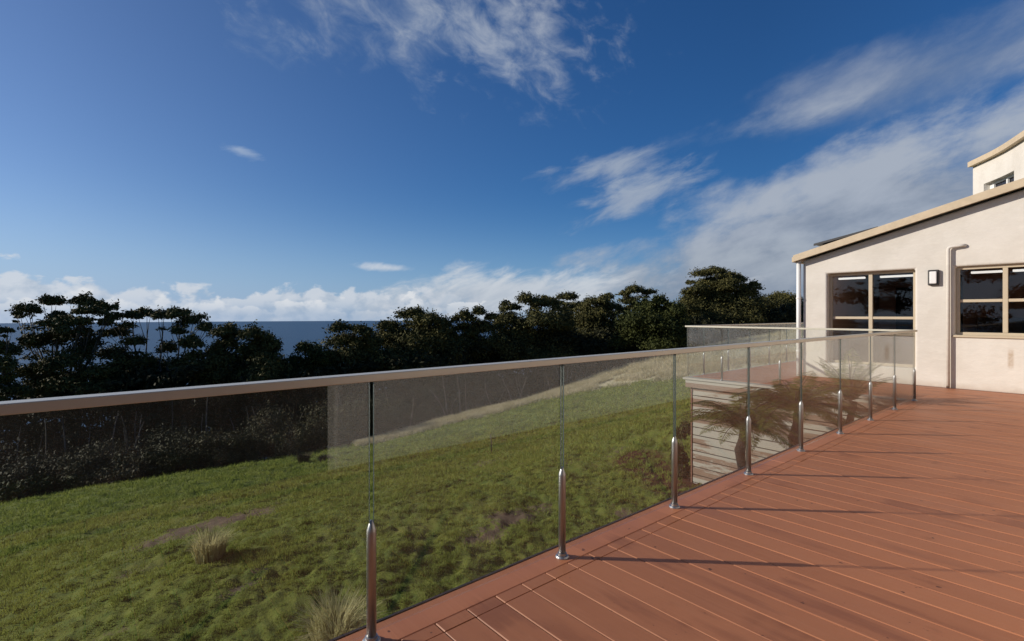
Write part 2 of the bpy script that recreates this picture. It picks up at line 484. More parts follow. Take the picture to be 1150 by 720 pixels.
# ------------------------------------------------------------------ deck
EX = -1.958           # outer edge of the main deck
BX0, BY0 = -5.56, 9.38
WALLX, WALLY = -4.14, 11.48
FACX = .41            # side facade
deck = empty('timber_deck', (-.8, 4, 0), 'terracotta painted timber deck with pale board joints in front of the cream house', 'deck')
def boards(mb, x0, x1, y0, y1, pitch=.158, gap=.003, cham=.0036, th=.028, z=0.0):
    k0 = math.ceil((y0+1e-6)/pitch); k1 = math.floor(y1/pitch+1e-6)
    ys = [y0] + [k*pitch for k in range(k0, k1+1) if y0+.03 < k*pitch < y1-.03] + [y1]
    for a, b in zip(ys[:-1], ys[1:]):
        a2, b2 = a+gap/2, b-gap/2
        dz = rnd.uniform(-.0012, .0012)
        prof = [(a2, z-th), (a2, z-cham+dz), (a2+cham, z+dz), (b2-cham, z+dz), (b2, z-cham+dz), (b2, z-th)]
        n = 6
        vs = [(x0, y_, z_) for y_, z_ in prof] + [(x1, y_, z_) for y_, z_ in prof]
        fs = [tuple(range(n)), tuple(range(2*n-1, n-1, -1))] + [(i, n+i, n+(i+1)%n, (i+1)%n) for i in range(n)]
        mb.add(vs, fs)
mb = MB()
boards(mb, -1.726, FACX, -3.2, WALLY)
mb.build('decking', 'deck_paint', deck)
mb = MB(); boards(mb, BX0+.02, -1.726, BY0+.17, WALLY)
boards(mb, BX0+.02, WALLX, WALLY, 19.0); mb.build('decking', 'deck_paint', deck)
mb = MB(); boards(mb, -1.799, -1.731, -3.2, BY0+.16, gap=.004); mb.build('border_strip', 'deck_paint', deck)
mb = MB()
for a, b in ((-3.2, .08), (.083, 4.6), (4.603, BY0+.16)):
    mb.box(EX, -1.802, a, b-.003, -.03, .001)
mb.build('edge_board', 'deck_paint', deck, bevel=(.004, 2))
mb = MB(); mb.box(EX-.014, EX-.002, -3.2, BY0-.065, -.06, .004); mb.build('edge_strip', 'dark_plastic', deck)
mb = MB(); mb.box(EX+.012, EX+.04, -3.2, BY0, -.24, -.031); mb.build('fascia_board', 'red_timber', deck)
for y_ in np.arange(-2.5, 9, 1.6):
    mb = MB(); mb.box(EX+.05, FACX, y_, y_+.05, -.2, -.032); mb.build('joist', 'red_timber', deck)
for y_ in np.arange(-2.5, 9.3, 2.4):
    mb = MB(); mb.box(-1.75, -1.65, y_, y_+.1, -2.6, -.201); mb.build('pier', 'red_timber', deck)
# balcony: edge plank, beam, cladding below
bal = empty('balcony', (-3.8, BY0, -1), 'raised balcony base clad in peeling pale horizontal boards behind the tree ferns', 'balcony')
mb = MB()
mb.box(BX0-.06, EX, BY0-.06, BY0+.165, -.045, -.002)
mb.box(BX0-.06, BX0+.015, BY0+.168, 19, -.045, -.002)
mb.build('edge_plank', 'weathered_board', bal, bevel=(.004, 2))
mb = MB(); mb.box(BX0-.02, EX, BY0-.03, BY0, -.20, -.05); mb.box(BX0-.02, BX0+.01, BY0+.003, 19, -.20, -.05)
mb.build('rim_beam', 'weathered_board', bal, bevel=(.003, 1))
mb = MB()
z = -.215; k = 0
while z > -2.75:
    h = .143
    e = rnd.uniform(-.004, .004)
    mb.box(BX0+.09+e, EX+.1, BY0+.05, BY0+.075, z-h, z)
    mb.box(BX0+.09, BX0+.115, BY0+.08, 19, z-h, z)
    z -= .16; k += 1
mb.build('cladding', 'weathered_board', bal, bevel=(.004, 1))
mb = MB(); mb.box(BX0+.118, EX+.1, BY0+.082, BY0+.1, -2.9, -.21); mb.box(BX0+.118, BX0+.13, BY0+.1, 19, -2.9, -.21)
mb.build('backing', 'dark_backing', bal)
mb = MB(); mb.box(BX0+.06, BX0+.088, BY0+.035, BY0+.09, -2.9, -.21); mb.build('corner_post', 'red_timber', bal)

# ------------------------------------------------------------------ balustrades
RT = 1.05
def post_profile():
    return [(.019, 0), (.019, .43), (.0185, .437), (.006, .474), (.001, .478)]
def railing(name, label, p0, direction, first, n, end, zoff=0.0, starts=None):
    """straight run of glass panels: posts at p0 + direction*t for t in posts"""
    root = empty(name, (p0[0]+direction[0]*end*.5, p0[1]+direction[1]*end*.5, 0), label, 'railing')
    dx, dy = direction
    def P(t, off=0): return (p0[0]+dx*t - dy*off, p0[1]+dy*t + dx*off)
    posts = [first + 1.066*k for k in range(n)]
    mbp = MB(); mbp.lathe(0, 0, post_profile(), 20)
    mbf = MB(); mbf.lathe(0, 0, [(.036, 0.001), (.036, .005), (.031, .011), (.024, .014), (.024, .024), (.0192, .026)], 24)
    pm = fm = None
    for t in posts:
        if pm is None:
            po = mbp.build('post', 'brushed_steel', None, smooth=False); pm = po.data
            for pl in pm.polygons: pl.use_smooth = abs(pl.normal.z) < .95 and len(pl.vertices) == 4
            fo = mbf.build('flange', 'brushed_steel', None); fm = fo.data
            for pl in fm.polygons: pl.use_smooth = False
        else:
            po = bpy.data.objects.new('post', pm); COL.objects.link(po)
            fo = bpy.data.objects.new('flange', fm); COL.objects.link(fo)
        q = P(t)
        po.parent = root; po.location = (q[0]-root.location.x, q[1]-root.location.y, 0)
        fo.parent = po
    # panels between neighbouring posts
    ts = [-.004 if starts is None else starts] + posts + ([end] if end > posts[-1]+.1 else [])
    ts = [t for i, t in enumerate(ts) if i == 0 or t > ts[i-1]+.1]
    for a, b in zip(ts[:-1], ts[1:]):
        a2, b2 = a+.009, b-.009
        m_ = MB(); hw = .005
        c = [P(a2, -hw), P(b2, -hw), P(b2, hw), P(a2, hw)]
        z0, z1 = .035, RT-.031
        vs = [(x, y, z0) for x, y in c] + [(x, y, z1) for x, y in c]
        m_.add(vs, [(0,1,5,4), (2,3,7,6), (3,2,1,0), (4,5,6,7)], 0)
        m_.add(vs, [(1,2,6,5), (3,0,4,7)], 1)
        m_.build('glass_panel', ['rail_glass', 'glass_edge'], root)
    return root, P
LX = -1.862
r1, P1 = railing('glass_railing', 'long glass railing with beige top rail running along the edge of the red deck', (LX, -2.45), (0, 1), .107, 12, .107+11*1.066+.02)
LEN1 = .107 + 11*1.066
YC = -2.45 + LEN1     # y of the corner post
mb = MB()
mb.box(LX-.031, LX+.031, -2.5, YC+.031, RT-.03, RT)
mb.build('handrail', 'rail_metal', r1, bevel=(.003, 2))
BL = LX - BX0         # balcony front run goes to -x
r2, P2 = railing('balcony_railing', 'glass railing with sunlit white top rail around the far balcony', (LX, YC), (-1, 0), .83, 3, BL-.02)
mb = MB()
mb.box(BX0-.031, LX-.0335, YC-.031, YC+.031, RT-.03, RT)
mb.build('handrail', 'rail_metal', r2, bevel=(.003, 2))
r3, P3 = railing('side_railing', 'far glass railing along the outer side of the balcony past the house corner', (BX0, YC), (0, 1), .66, 9, 9.5)
mb = MB()
mb.box(BX0-.031, BX0+.031, YC+.0335, YC+9.5, RT-.03, RT)
mb.build('handrail', 'rail_metal', r3, bevel=(.003, 2))

# ------------------------------------------------------------------ house
house = empty('rendered_house', (-1.5, 12, 0), 'cream rendered house with sloping roof edge and two beige framed windows facing the deck', 'house')
SL = .271
def rz(x): return 2.508 + SL*(x+4.226)     # roof top surface
W1 = (-3.69, -2.27, .30, 2.10)
W2 = (-1.72, .12, .92, 2.10)
def wall_cells(xs, zs_fn, holes, y0, th):
    """front wall with openings, as one manifold shell"""
    bm = bmesh.new()
    nz = len(zs_fn(xs[0]))
    grid = [[bm.verts.new((x, y0, z)) for z in zs_fn(x)] for x in xs]
    faces = []
    for i in range(len(xs)-1):
        for j in range(nz-1):
            cx_ = (xs[i]+xs[i+1])/2; cz_ = (grid[i][j].co.z+grid[i+1][j].co.z+grid[i][j+1].co.z+grid[i+1][j+1].co.z)/4
            if any(h[0] < cx_ < h[1] and h[2] < cz_ < h[3] for h in holes): continue
            faces.append(bm.faces.new((grid[i][j], grid[i+1][j], grid[i+1][j+1], grid[i][j+1])))
    ret = bmesh.ops.extrude_face_region(bm, geom=faces)
    for v in ret['geom']:
        if isinstance(v, bmesh.types.BMVert): v.co.y += th
    loose = [v for v in bm.verts if not v.link_faces]
    bmesh.ops.delete(bm, geom=loose, context='VERTS')
    bmesh.ops.recalc_face_normals(bm, faces=bm.faces)
    return bm
xs = [WALLX, W1[0], (W1[0]+W1[1])/2, W1[1], W2[0], -1.1, -.48, W2[1], FACX+.2]
bm = wall_cells(xs, lambda x: [-3.2, -.003, .30, .92, 2.10, rz(x)-.13], [W1, W2], WALLY, .26)
me = bpy.data.meshes.new('wall'); bm.to_mesh(me); bm.free(); me.materials.append(MATS['stucco'])
wo = bpy.data.objects.new('wall', me); COL.objects.link(wo); wo.parent = house; wo.matrix_parent_inverse = house.matrix_basis.inverted()
md = wo.modifiers.new('bevel', 'BEVEL'); md.width = .035; md.segments = 4; md.limit_method = 'ANGLE'; md.angle_limit = R(50)
# side wall, back and the wing beside the deck
mb = MB()
mb.box(WALLX, WALLX+.26, WALLY+.262, 20, -3.2, rz(WALLX)-.14)
mb.build('wall', 'stucco', house)
mb = MB()
mb.box(FACX, FACX+.2, 1.58, WALLY-.002, -3.2, 2.75)
mb.build('wall', 'stucco', house, bevel=(.03, 3))
mb = MB()
mb.box(2.2, 2.3, -4, 1.58, -.5, 2.75); mb.box(FACX+.205, 2.2, 1.4, 1.58, -.5, 2.75)  # unseen recess walls, added dark so the left panels reflect little light
mb.build('unseen_dark_wall', 'dark_timber', house)
mb = MB(); mb.box(FACX+.002, 2.2, -4, 1.398, -.25, -.03); mb.build('unseen_dark_floor', 'dark_timber', house)  # unseen floor of the added dark recess
mb = MB(); mb.box(.22, 6, -4.2, 11.2, 2.755, 2.87); mb.build('wing_roof', 'roof_sheet', house)
# roof
FY = WALLY - .19
mb = MB()
xe = 3.2
mb.prism_xz([(-4.245, rz(-4.245)-.10), (xe, rz(xe)-.10), (xe, rz(xe)), (-4.245, rz(-4.245))], FY+.032, 20.2)
mb.build('roof', 'roof_sheet', house)
mb = MB()
mb.prism_xz([(-4.262, rz(-4.262)-.125), (xe, rz(xe)-.125), (xe, rz(xe)+.012), (-4.262, rz(-4.262)+.012)], FY, FY+.03)
mb.build('fascia', 'beige_trim', house, bevel=(.006, 2))
mb = MB()
mb.box(-4.30, -4.25, FY+.035, 20.2, rz(-4.26)-.13, rz(-4.26)-.02); mb.build('gutter', 'beige_trim', house, bevel=(.008, 2))
# a dark flat panel on low rails up on the roof
mb = MB()
y0, y1 = 11.9, 13.6
xa, xb = -4.05, -2.95
mb.prism_xz([(xa, rz(xa)+.20), (xb, rz(xb)+.11), (xb, rz(xb)+.14), (xa, rz(xa)+.23)], y0, y1)
sp = mb.build('solar_panel', 'dark_panel', house)
mb = MB()
mb.prism_xz([(xa-.02, rz(xa-.02)+.19), (xb+.02, rz(xb+.02)+.10), (xb+.02, rz(xb+.02)+.145), (xa-.02, rz(xa-.02)+.235)], y0-.03, y0-.002)
mb.prism_xz([(xa+.1, rz(xa+.1)), (xa+.15, rz(xa+.15)), (xa+.15, rz(xa+.15)+.18), (xa+.1, rz(xa+.1)+.18)], y0+.1, y1-.1)
mb.prism_xz([(xb-.15, rz(xb-.15)), (xb-.1, rz(xb-.1)), (xb-.1, rz(xb-.1)+.11), (xb-.15, rz(xb-.15)+.11)], y0+.1, y1-.1)
mb.build('panel_frame', 'dark_plastic', sp)

def window(x0, x1, z0, z1, mulls, trans, yin):
    m_ = MB(); w = .05; d = .06
    m_.box(x0, x0+w, yin, yin+d, z0, z1); m_.box(x1-w, x1, yin, yin+d, z0, z1)
    m_.box(x0+w, x1-w, yin+.001, yin+d-.001, z0, z0+w); m_.box(x0+w, x1-w, yin+.001, yin+d-.001, z1-w, z1)
    for mx in mulls: m_.box(mx-.032, mx+.032, yin-.004, yin+d-.004, z0+w, z1-w)
    xsx = [x0+w] + [q for mx in mulls for q in (mx-.032, mx+.032)] + [x1-w]
    for a, b in zip(xsx[0::2], xsx[1::2]):
        m_.box(a, b, yin+.003, yin+d-.008, trans-.025, trans+.025)
    fo = m_.build('window', 'window_frame', house, bevel=(.004, 1))
    for a, b in zip(xsx[0::2], xsx[1::2]):
        for za, zb in ((z0+w, trans-.025), (trans+.025, z1-w)):
            q = MB(); q.box(a, b, yin+.03, yin+.036, za, zb); q.build('pane', 'window_glass', fo)
    return fo
YIN = WALLY+.13
f1 = window(W1[0]+.002, W1[1]-.002, W1[2]+.002, W1[3]-.002, [(W1[0]+W1[1])/2], 1.21, YIN)
f2 = window(W2[0]+.002, W2[1]-.002, W2[2]+.002, W2[3]-.002, [-1.1, -.48], 1.51, YIN-.05)
mb = MB(); mb.box(W2[0]-.03, W2[1]+.03, WALLY-.03, YIN-.052, W2[2]-.035, W2[2]+.004); mb.build('sill', 'window_frame', f2, bevel=(.004, 1))
# room behind the windows
mb = MB()
ry0, ry1 = WALLY+.27, 15.8
mb.box(WALLX+.27, .6, ry1, ry1+.1, -.1, 2.36)
mb.box(WALLX+.27, .6, ry0, ry1, 2.36, 2.37); mb.box(WALLX+.27, .6, ry0, ry1, -.2, -.02)
mb.box(.6, .7, ry0, ry1, -.1, 2.36); mb.box(WALLX+.262, WALLX+.269, ry0, ry1, -.1, 2.36)
mb.build('room', 'room_plaster', house)
mb = MB()
mb.box(-3.5, -2.7, ry1-.06, ry1-.005, 0, 1.95); mb.box(-1.9, -1.2, 15.2, ry1-.01, 0, 1.2); mb.box(-.9, .2, 14.6, 15.2, .0, 1.3)
mb.box(-2.3, -2.22, 13.2, ry1-.07, 0, 2.2)
mb.build('furnishing', 'dark_timber', house)
for xa, xb in ((-3.8, -3.31), (-3.05, -2.35), (-1.65, -1.23), (-1.1, -.3)):
    m_ = MB(); m_.box(xa, xb, 12.5, 12.56, 2.03, 2.07); m_.build('ceiling_light', 'lit_tube', house, bevel=(.01, 2))
# wall lamp
mb = MB(); mb.box(-2.08, -1.925, WALLY-.06, WALLY+.003, 1.79, 2.065); wl = mb.build('wall_lamp', 'dark_plastic', house, bevel=(.015, 3))
mb = MB(); mb.box(-2.052, -1.953, WALLY-.085, WALLY-.0605, 1.82, 2.035); mb.build('lens', 'opal_lens', wl, bevel=(.012, 3))
# cream downpipe with a bent top, white downpipe on the corner
def bend(pts, r, k=5):
    out = [Vector(pts[0])]
    for a, b, c in zip(pts[:-2], pts[1:-1], pts[2:]):
        a, b, c = Vector(a), Vector(b), Vector(c)
        p = b + (a-b).normalized()*r; q = b + (c-b).normalized()*r
        for i in range(k+1):
            t = i/k; out.append((1-t)**2*p + 2*t*(1-t)*b + t*t*q)
    out.append(Vector(pts[-1])); return out
mb = MB()
mb.tube(bend([(-1.80, WALLY-.06, .004), (-1.80, WALLY-.06, 2.44), (-1.60, WALLY-.055, 2.46), (-1.585, WALLY+.02, 2.46)], .05), .025, 14)
pi = mb.build('waste_pipe', 'stucco', house, smooth=True)
mb = MB(); mb.tube([(-4.20, WALLY-.06, -.2), (-4.20, WALLY-.06, 1.2), (-4.20, WALLY-.06, 2.385)], .042, 14)
dp = mb.build('downpipe', 'white_paint', house, smooth=True)
for z_ in (.5, 1.6):
    mb = MB(); mb.lathe(-4.20, WALLY-.06, [(.0445, z_), (.049, z_+.002), (.049, z_+.03), (.0445, z_+.032)], 14)
    mb.build('bracket', 'white_paint', dp)

# upper building with the inward curving wall
upper = empty('curved_building', (-2, 21, 0), 'pale upper building with inward curved wall rising behind the sloping roof', 'building')
ctrlp = [(14.62, 16.55), (14.5, 16.07), (14.07, 14.65), (13.42, 13.23), (12.95, 12.25), (12.6, 11.3)]
def catmull(P, n):
    P = [Vector((a, b, 0)) for a, b in P]; P = [2*P[0]-P[1]] + P + [2*P[-1]-P[-2]]; out = []
    for i in range(1, len(P)-2):
        for k in range(n):
            t = k/n; a, b, c, d = P[i-1:i+3]
            out.append(.5*((2*b)+(c-a)*t+(2*a-5*b+4*c-d)*t*t+(3*b-a-3*c+d)*t**3))
    out.append(P[-2]); return out
cur = catmull(ctrlp[1:], 8)
cw = [Vector(c2w(p.x, p.y)) for p in cur]
def offs(pts, d):
    out = []
    for i, p in enumerate(pts):
        t = (pts[min(i+1, len(pts)-1)] - pts[max(i-1, 0)]).normalized()
        n = Vector((t.y, -t.x))
        out.append(p + n*d)
    return out
# sign: +n points to the camera side?
camv = Vector((0, 0))
test = offs(cw, 1.0)
sgn = 1.0 if (test[8]-camv).length < (cw[8]-camv).length else -1.0
outer = offs(cw, -.14*sgn)          # wall face sits behind the fascia line
inner = offs(cw, -.42*sgn)
# window columns by picture column 1105..1136
def colof(p):
    X, Y = w2c(p.x, p.y); return CX + F*X/Y
wi = [i for i, p in enumerate(outer) if 1101 < colof(p) < 1140]
ZW0, ZW1, ZT = 4.2, 5.28, 5.95
bm = bmesh.new(); zz = [-1, ZW0, ZW1, ZT]
gr = [[bm.verts.new((p.x, p.y, z_)) for z_ in zz] for p in outer]
fl = []
for i in range(len(outer)-1):
    for j in range(3):
        if j == 1 and wi and wi[0] <= i < wi[-1]: continue
        fl.append(bm.faces.new((gr[i][j], gr[i+1][j], gr[i+1][j+1], gr[i][j+1])))
ret = bmesh.ops.extrude_face_region(bm, geom=fl)
newv = [v for v in ret['geom'] if isinstance(v, bmesh.types.BMVert)]
lk = {(round(p.x, 4), round(p.y, 4)): q for p, q in zip(outer, inner)}
for v in newv:
    q = lk[(round(v.co.x, 4), round(v.co.y, 4))]; v.co.x, v.co.y = q.x, q.y
bmesh.ops.delete(bm, geom=[v for v in bm.verts if not v.link_faces], context='VERTS')
bmesh.ops.recalc_face_normals(bm, faces=bm.faces)
me = bpy.data.meshes.new('wall'); bm.to_mesh(me); bm.free(); me.materials.append(MATS['stucco'])
uo = bpy.data.objects.new('wall', me); COL.objects.link(uo); uo.parent = upper; uo.matrix_parent_inverse = upper.matrix_basis.inverted()
# end wall going back from the corner
n0 = (inner[0]-outer[0]).normalized()
mb = MB()
a = inner[0] + n0*.002; b = a + n0*5; t0 = (cw[1]-cw[0]).normalized()
quad = [a, b, b+t0*.25, a+t0*.25]
mb.add([(q.x, q.y, -1) for q in quad] + [(q.x, q.y, ZT) for q in quad], [(3,2,1,0),(4,5,6,7),(0,1,5,4),(1,2,6,5),(2,3,7,6),(3,0,4,7)])
mb.build('wall', 'stucco', upper)
def strip(mb, A, B, z0, z1):
    vs = []; fs = []
    for p, q in zip(A, B): vs += [(p.x, p.y, z0), (p.x, p.y, z1), (q.x, q.y, z1), (q.x, q.y, z0)]
    for i in range(len(A)-1):
        for k in range(4): fs.append((4*i+k, 4*i+4+k, 4*i+4+(k+1)%4, 4*i+(k+1)%4))
    fs += [(0,1,2,3), tuple(4*(len(A)-1)+k for k in (3,2,1,0))]
    mb.add(vs, fs)
mb = MB(); strip(mb, cw, offs(cw, -.45*sgn), ZT+.003, ZT+.16); mb.build('fascia', 'beige_trim', upper)
if len(wi) > 2:
    seg = slice(wi[0], wi[-1]+1)
    A = offs(cw, -.30*sgn)[seg]; B = offs(cw, -.35*sgn)[seg]
    mb = MB(); strip(mb, A, B, ZW1-.06, ZW1-.002); strip(mb, A, B, ZW0+.002, ZW0+.06)
    for i in (0, len(A)//2, len(A)-2):
        strip(mb, A[i:i+2], B[i:i+2], ZW0+.062, ZW1-.062) if i != len(A)//2 else strip(mb, [A[i], A[i]+(A[i+1]-A[i])*.35], [B[i], B[i]+(B[i+1]-B[i])*.35], ZW0+.062, ZW1-.062)
    wf = mb.build('window', 'white_paint', upper)
    mb = MB(); strip(mb, offs(cw, -.362*sgn)[seg], offs(cw, -.37*sgn)[seg], ZW0, ZW1); mb.build('pane', 'dark_panel', wf)

# ------------------------------------------------------------------ vegetation
def foliage_mat(name, a, b, sheen=.25, trans=0):
    def fn(g, bs, p, o):
        n = g.noise(p, .8, 3, .6); n2 = g.noise(p, 6.0, 3, .6)
        c = g.mix(g.ss(n, .35, .65), a, b)
        c = g.mix(g.m('MULTIPLY', g.ss(n2, .5, .75), .5), c, tuple(min(1, q*1.7) for q in a))
        setp(g, bs, c, .7, 0, None, sheen*.4)
        if trans:
            tl = g.node('ShaderNodeBsdfTranslucent'); g.put(tl.inputs[0], c)
            mx = g.node('ShaderNodeMixShader'); mx.inputs[0].default_value = trans
            g.put(mx.inputs[1], bs.outputs[0]); g.put(mx.inputs[2], tl.outputs[0])
            g.put(g.nt.nodes['Material Output'].inputs[0], mx.outputs[0])
    mat(name, fn)
foliage_mat('gum_leaf', (.105, .095, .03), (.055, .055, .02))
foliage_mat('dark_leaf', (.040, .040, .018), (.026, .027, .012))
foliage_mat('bush_leaf', (.052, .058, .014), (.032, .04, .012))
foliage_mat('brown_bush', (.075, .06, .03), (.05, .045, .02))
foliage_mat('scrub_leaf', (.075, .066, .03), (.045, .045, .02))
foliage_mat('fern_leaf', (.115, .125, .022), (.07, .085, .016), .3, .35)
foliage_mat('green_fern', (.17, .19, .055), (.12, .14, .04), .3, .3)
foliage_mat('straw', (.55, .49, .26), (.42, .40, .19), .25, .4)
foliage_mat('lawn_blade', (.255, .28, .062), (.18, .225, .048), .25, .35)
foliage_mat('dry_blade', (.56, .49, .33), (.40, .35, .2), .25, .35)
def _bark(g, b, p, o):
    n = g.noise(g.scaled(p, 2, 2, .4), 3, 4, .6)
    setp(g, b, g.mix(g.ss(n, .4, .62), (.13, .11, .085), (.05, .04, .03)), .85)
mat('pale_bark', _bark)
def _fbark(g, b, p, o):
    n = g.noise(g.scaled(p, 1, 1, 2), 22, 4, .7)
    setp(g, b, g.mix(n, (.045, .025, .016), (.015, .01, .008)), .95, 0, g.bump(n, 1, .03))
mat('fern_trunk', _fbark)

def leaf_cloud(centers, radii, counts, size, flat=.0):
    """many leaf-sized quads spread through ellipsoids: returns verts, faces"""
    Vs = []; 
    for c, r, n in zip(centers, radii, counts):
        d = nr.normal(size=(n, 3)); d /= np.linalg.norm(d, axis=1)[:, None]
        d[:, 2] = np.where(d[:, 2] < -.25, -d[:, 2]*.6, d[:, 2])
        rad = nr.uniform(.15, 1, n)**.45
        # uneven outline
        bump_ = 1 + .28*np.sin(d[:, 0]*5+c[0]*3)*np.sin(d[:, 1]*5+c[1]*2) + .16*nr.normal(size=n)
        p = d * (rad*bump_)[:, None] * np.array(r)[None] + np.array(c)[None]
        nrm = d*.7 + nr.normal(size=(n, 3))*.75 + np.array([0, 0, .25]); nrm /= np.linalg.norm(nrm, axis=1)[:, None]
        t = np.cross(nrm, nr.normal(size=(n, 3))); t /= np.linalg.norm(t, axis=1)[:, None]
        b = np.cross(nrm, t)
        s = size * nr.uniform(.6, 1.35, n)[:, None]
        t = t*s; b = b*s*.42
        q = np.stack([p-t, p+b*1.0+t*.1, p+t, p-b+t*.1], 1)
        Vs.append(q.reshape(-1, 3))
    V = np.concatenate(Vs); Fc = np.arange(len(V)).reshape(-1, 4)
    return V, Fc

def curve_pts(a, b, sag, n=6, jit=.0):
    a, b = Vector(a), Vector(b); mid = (a+b)/2 + Vector((0, 0, -sag)) + Vector((rnd.uniform(-1, 1), rnd.uniform(-1, 1), 0))*jit
    return [(1-t)**2*a + 2*t*(1-t)*mid + t*t*b for t in [i/(n-1) for i in range(n)]]

def tree(name, label, Y, base_u, clumps, leaf='gum_leaf', fill=1.3, stems=1, dens=1.0, lean=0.0, depth=None, lsize=.125):
    """clumps: (u, v, half width, half height) read off the photo; every clump becomes a volume at its own depth"""
    s = Y/F
    bx = (base_u-CX)*s
    gz0 = float(ground(np.array([bx]), np.array([Y]))[0])
    x, y = c2w(bx, Y)
    root = empty(name, (x, y, gz0), label, 'tree', 'gum trees along the edge of the hillside')
    us = [c[0] for c in clumps]; span = (max(us)-min(us))*s*.5
    cen = []; rad = []; cnt = []
    for k, (u, v, ru, rv) in enumerate(clumps):
        dpt = rnd.uniform(-.55, .55)*min(span, 3.5)
        p = at(u, v, Y+dpt); sc_ = (Y+dpt)/F
        rx = ru*sc_; rzz = rv*sc_*1.25; p.z -= rv*sc_*.15
        if rnd.random() < .55:
            r2_ = rx*rnd.uniform(.35, .55); cen.append(p + Vector((rnd.uniform(-.5, .5)*rx, rnd.uniform(-.5, .5)*rx, -rzz*rnd.uniform(.9, 1.6)))); rad.append((r2_, r2_, r2_*.6)); cnt.append(int(dens*(45+110*r2_*r2_)))
        # a clump is itself a few smaller cushions
        m = max(3, int(4 + rx*2.2))
        for _ in range(m):
            a_ = rnd.uniform(0, 2*math.pi); q_ = rnd.uniform(0, .72)**.7
            o = Vector((math.cos(a_)*q_*rx, math.sin(a_)*q_*rx, (.35 - .95*q_*q_ + rnd.uniform(-.35, .15))*rzz))
            c_ = p + o; rr = rnd.uniform(.38, .6)*rx; rh = max(rnd.uniform(.6, .9)*rzz, rr*rnd.uniform(.6, .85))
            cen.append(c_); rad.append((rr, rr, rh)); cnt.append(int(dens*(95 + 290*rr*rr + 80*rr)))
    # looser foliage that ties neighbouring clumps together
    for _ in range(int(len(clumps)*fill)):
        a_, b_ = rnd.sample(clumps, 2)
        if math.hypot(a_[0]-b_[0], a_[1]-b_[1]) > 48: continue
        t_ = rnd.uniform(.3, .7); u = a_[0]*(1-t_)+b_[0]*t_; v = a_[1]*(1-t_)+b_[1]*t_ + rnd.uniform(1, 6)
        r_ = rnd.uniform(6, 12)*s; p = at(u, v, Y + rnd.uniform(-.5, .5)*min(span, 2.5))
        cen.append(p); rad.append((r_, r_, r_*.65)); cnt.append(int(dens*(50+130*r_*r_)))
    # quiet volume behind: the crown is as deep as it is wide
    for (u, v, ru, rv) in clumps:
        if rnd.random() < .7:
            p = at(u+rnd.uniform(-.4, .4)*ru, v+rv*.3, Y + rnd.uniform(.6, 1.6)*max(ru*s, 1.0))
            r_ = ru*s*.8
            cen.append(p); rad.append((r_, r_, max(rv*s*.8, .2))); cnt.append(int(dens*(60+110*r_*r_)))
    V, Fc = leaf_cloud([tuple(c) for c in cen], rad, cnt, lsize)
    # trunks and limbs
    mb = MB()
    top = min(c[1] for c in clumps); bot = max(c[1] for c in clumps)
    hz = at(base_u, top, Y).z - gz0
    forks = []
    for k in range(stems):
        off = Vector((rnd.uniform(-.35, .35), rnd.uniform(-.3, .3), 0)) if stems > 1 else Vector((0, 0, 0))
        fu = sum(us)/len(us) + (k-(stems-1)/2)*max(20, span/s*.8)/max(stems, 1)
        f = at(fu, bot - (bot-top)*.15, Y+rnd.uniform(-.5, .5)); 
        if f.z < gz0 + hz*.4: f.z = gz0 + hz*.4
        pts = curve_pts((x+off.x, y+off.y, gz0-.3), f, 0, 7, 1.5)
        r0 = .0115*hz + .045
        mb.tube(pts, [r0*(1-.5*i/6) for i in range(7)], 7)
        forks.append((f, r0*.5))
    for (u, v, ru, rv), c_ in zip(clumps, [at(c[0], c[1]+c[3]*.4, Y+rnd.uniform(-.4, .4)) for c in clumps]):
        f, fr_ = min(forks, key=lambda q: (q[0]-c_).length)
        start = f if c_.z > f.z - .3 else f + Vector((0, 0, -min(2.0, (f.z-gz0)*.4)))
        pts = curve_pts(start, c_, .25*abs(c_.z-start.z)+.2, 6, .25)
        mb.tube(pts, [fr_*(.75-.6*i/5) for i in range(6)], 5)
        for _ in range(2):
            e = c_ + Vector((rnd.uniform(-1, 1)*ru*s*.7, rnd.uniform(-1, 1)*ru*s*.7, rnd.uniform(-.2, .5)*rv*s))
            mb.tube(curve_pts(pts[3], e, .1, 4, .1), [fr_*.3, fr_*.24, fr_*.17, fr_*.08], 4)
    mb.build('trunk', 'pale_bark', root, smooth=True)
    bulk('crown', V, Fc, leaf, root)
    return root

T = tree
T('gum_tree', 'partly cut off gum tree at the extreme left edge above the rail', 33, -22,
  [(8,371,8,4),(11,395,12,9),(2,408,14,10),(8,428,14,14),(-12,390,18,14),(-25,370,20,12),(-18,425,22,18),(20,440,16,10)])
T('gum_tree', 'tallest left gum tree with separate umbrella tufts against the white clouds', 38, 78,
  [(32,348,16,7),(19,354,7,4),(58,339,16,7),(64,355,13,5),(64,364,20,9),(94,339,17,8),(120,344,11,8),(104,350,18,6),(88,362,16,8),(60,380,24,11),(34,382,12,6),(36,417,15,9),(71,406,22,16),(101,395,22,16),(95,375,16,9),(86,429,36,16),(55,432,30,16),(110,420,26,16),(118,362,8,5)], stems=4, fill=1.0)
T('gum_tree', 'broad left gum tree with bare slanting limbs showing under a flat crown', 40, 190,
  [(130,357,9,5),(148,355,13,6),(133,373,17,9),(165,352,13,7),(184,354,12,8),(202,352,15,7),(217,359,18,9),(232,367,11,7),(150,384,18,8),(124,398,18,10),(150,410,28,16),(187,391,14,9),(214,384,14,8),(184,417,36,16),(221,406,24,14),(135,422,28,16),(240,400,20,14),(200,372,10,4)], stems=5, fill=.7)
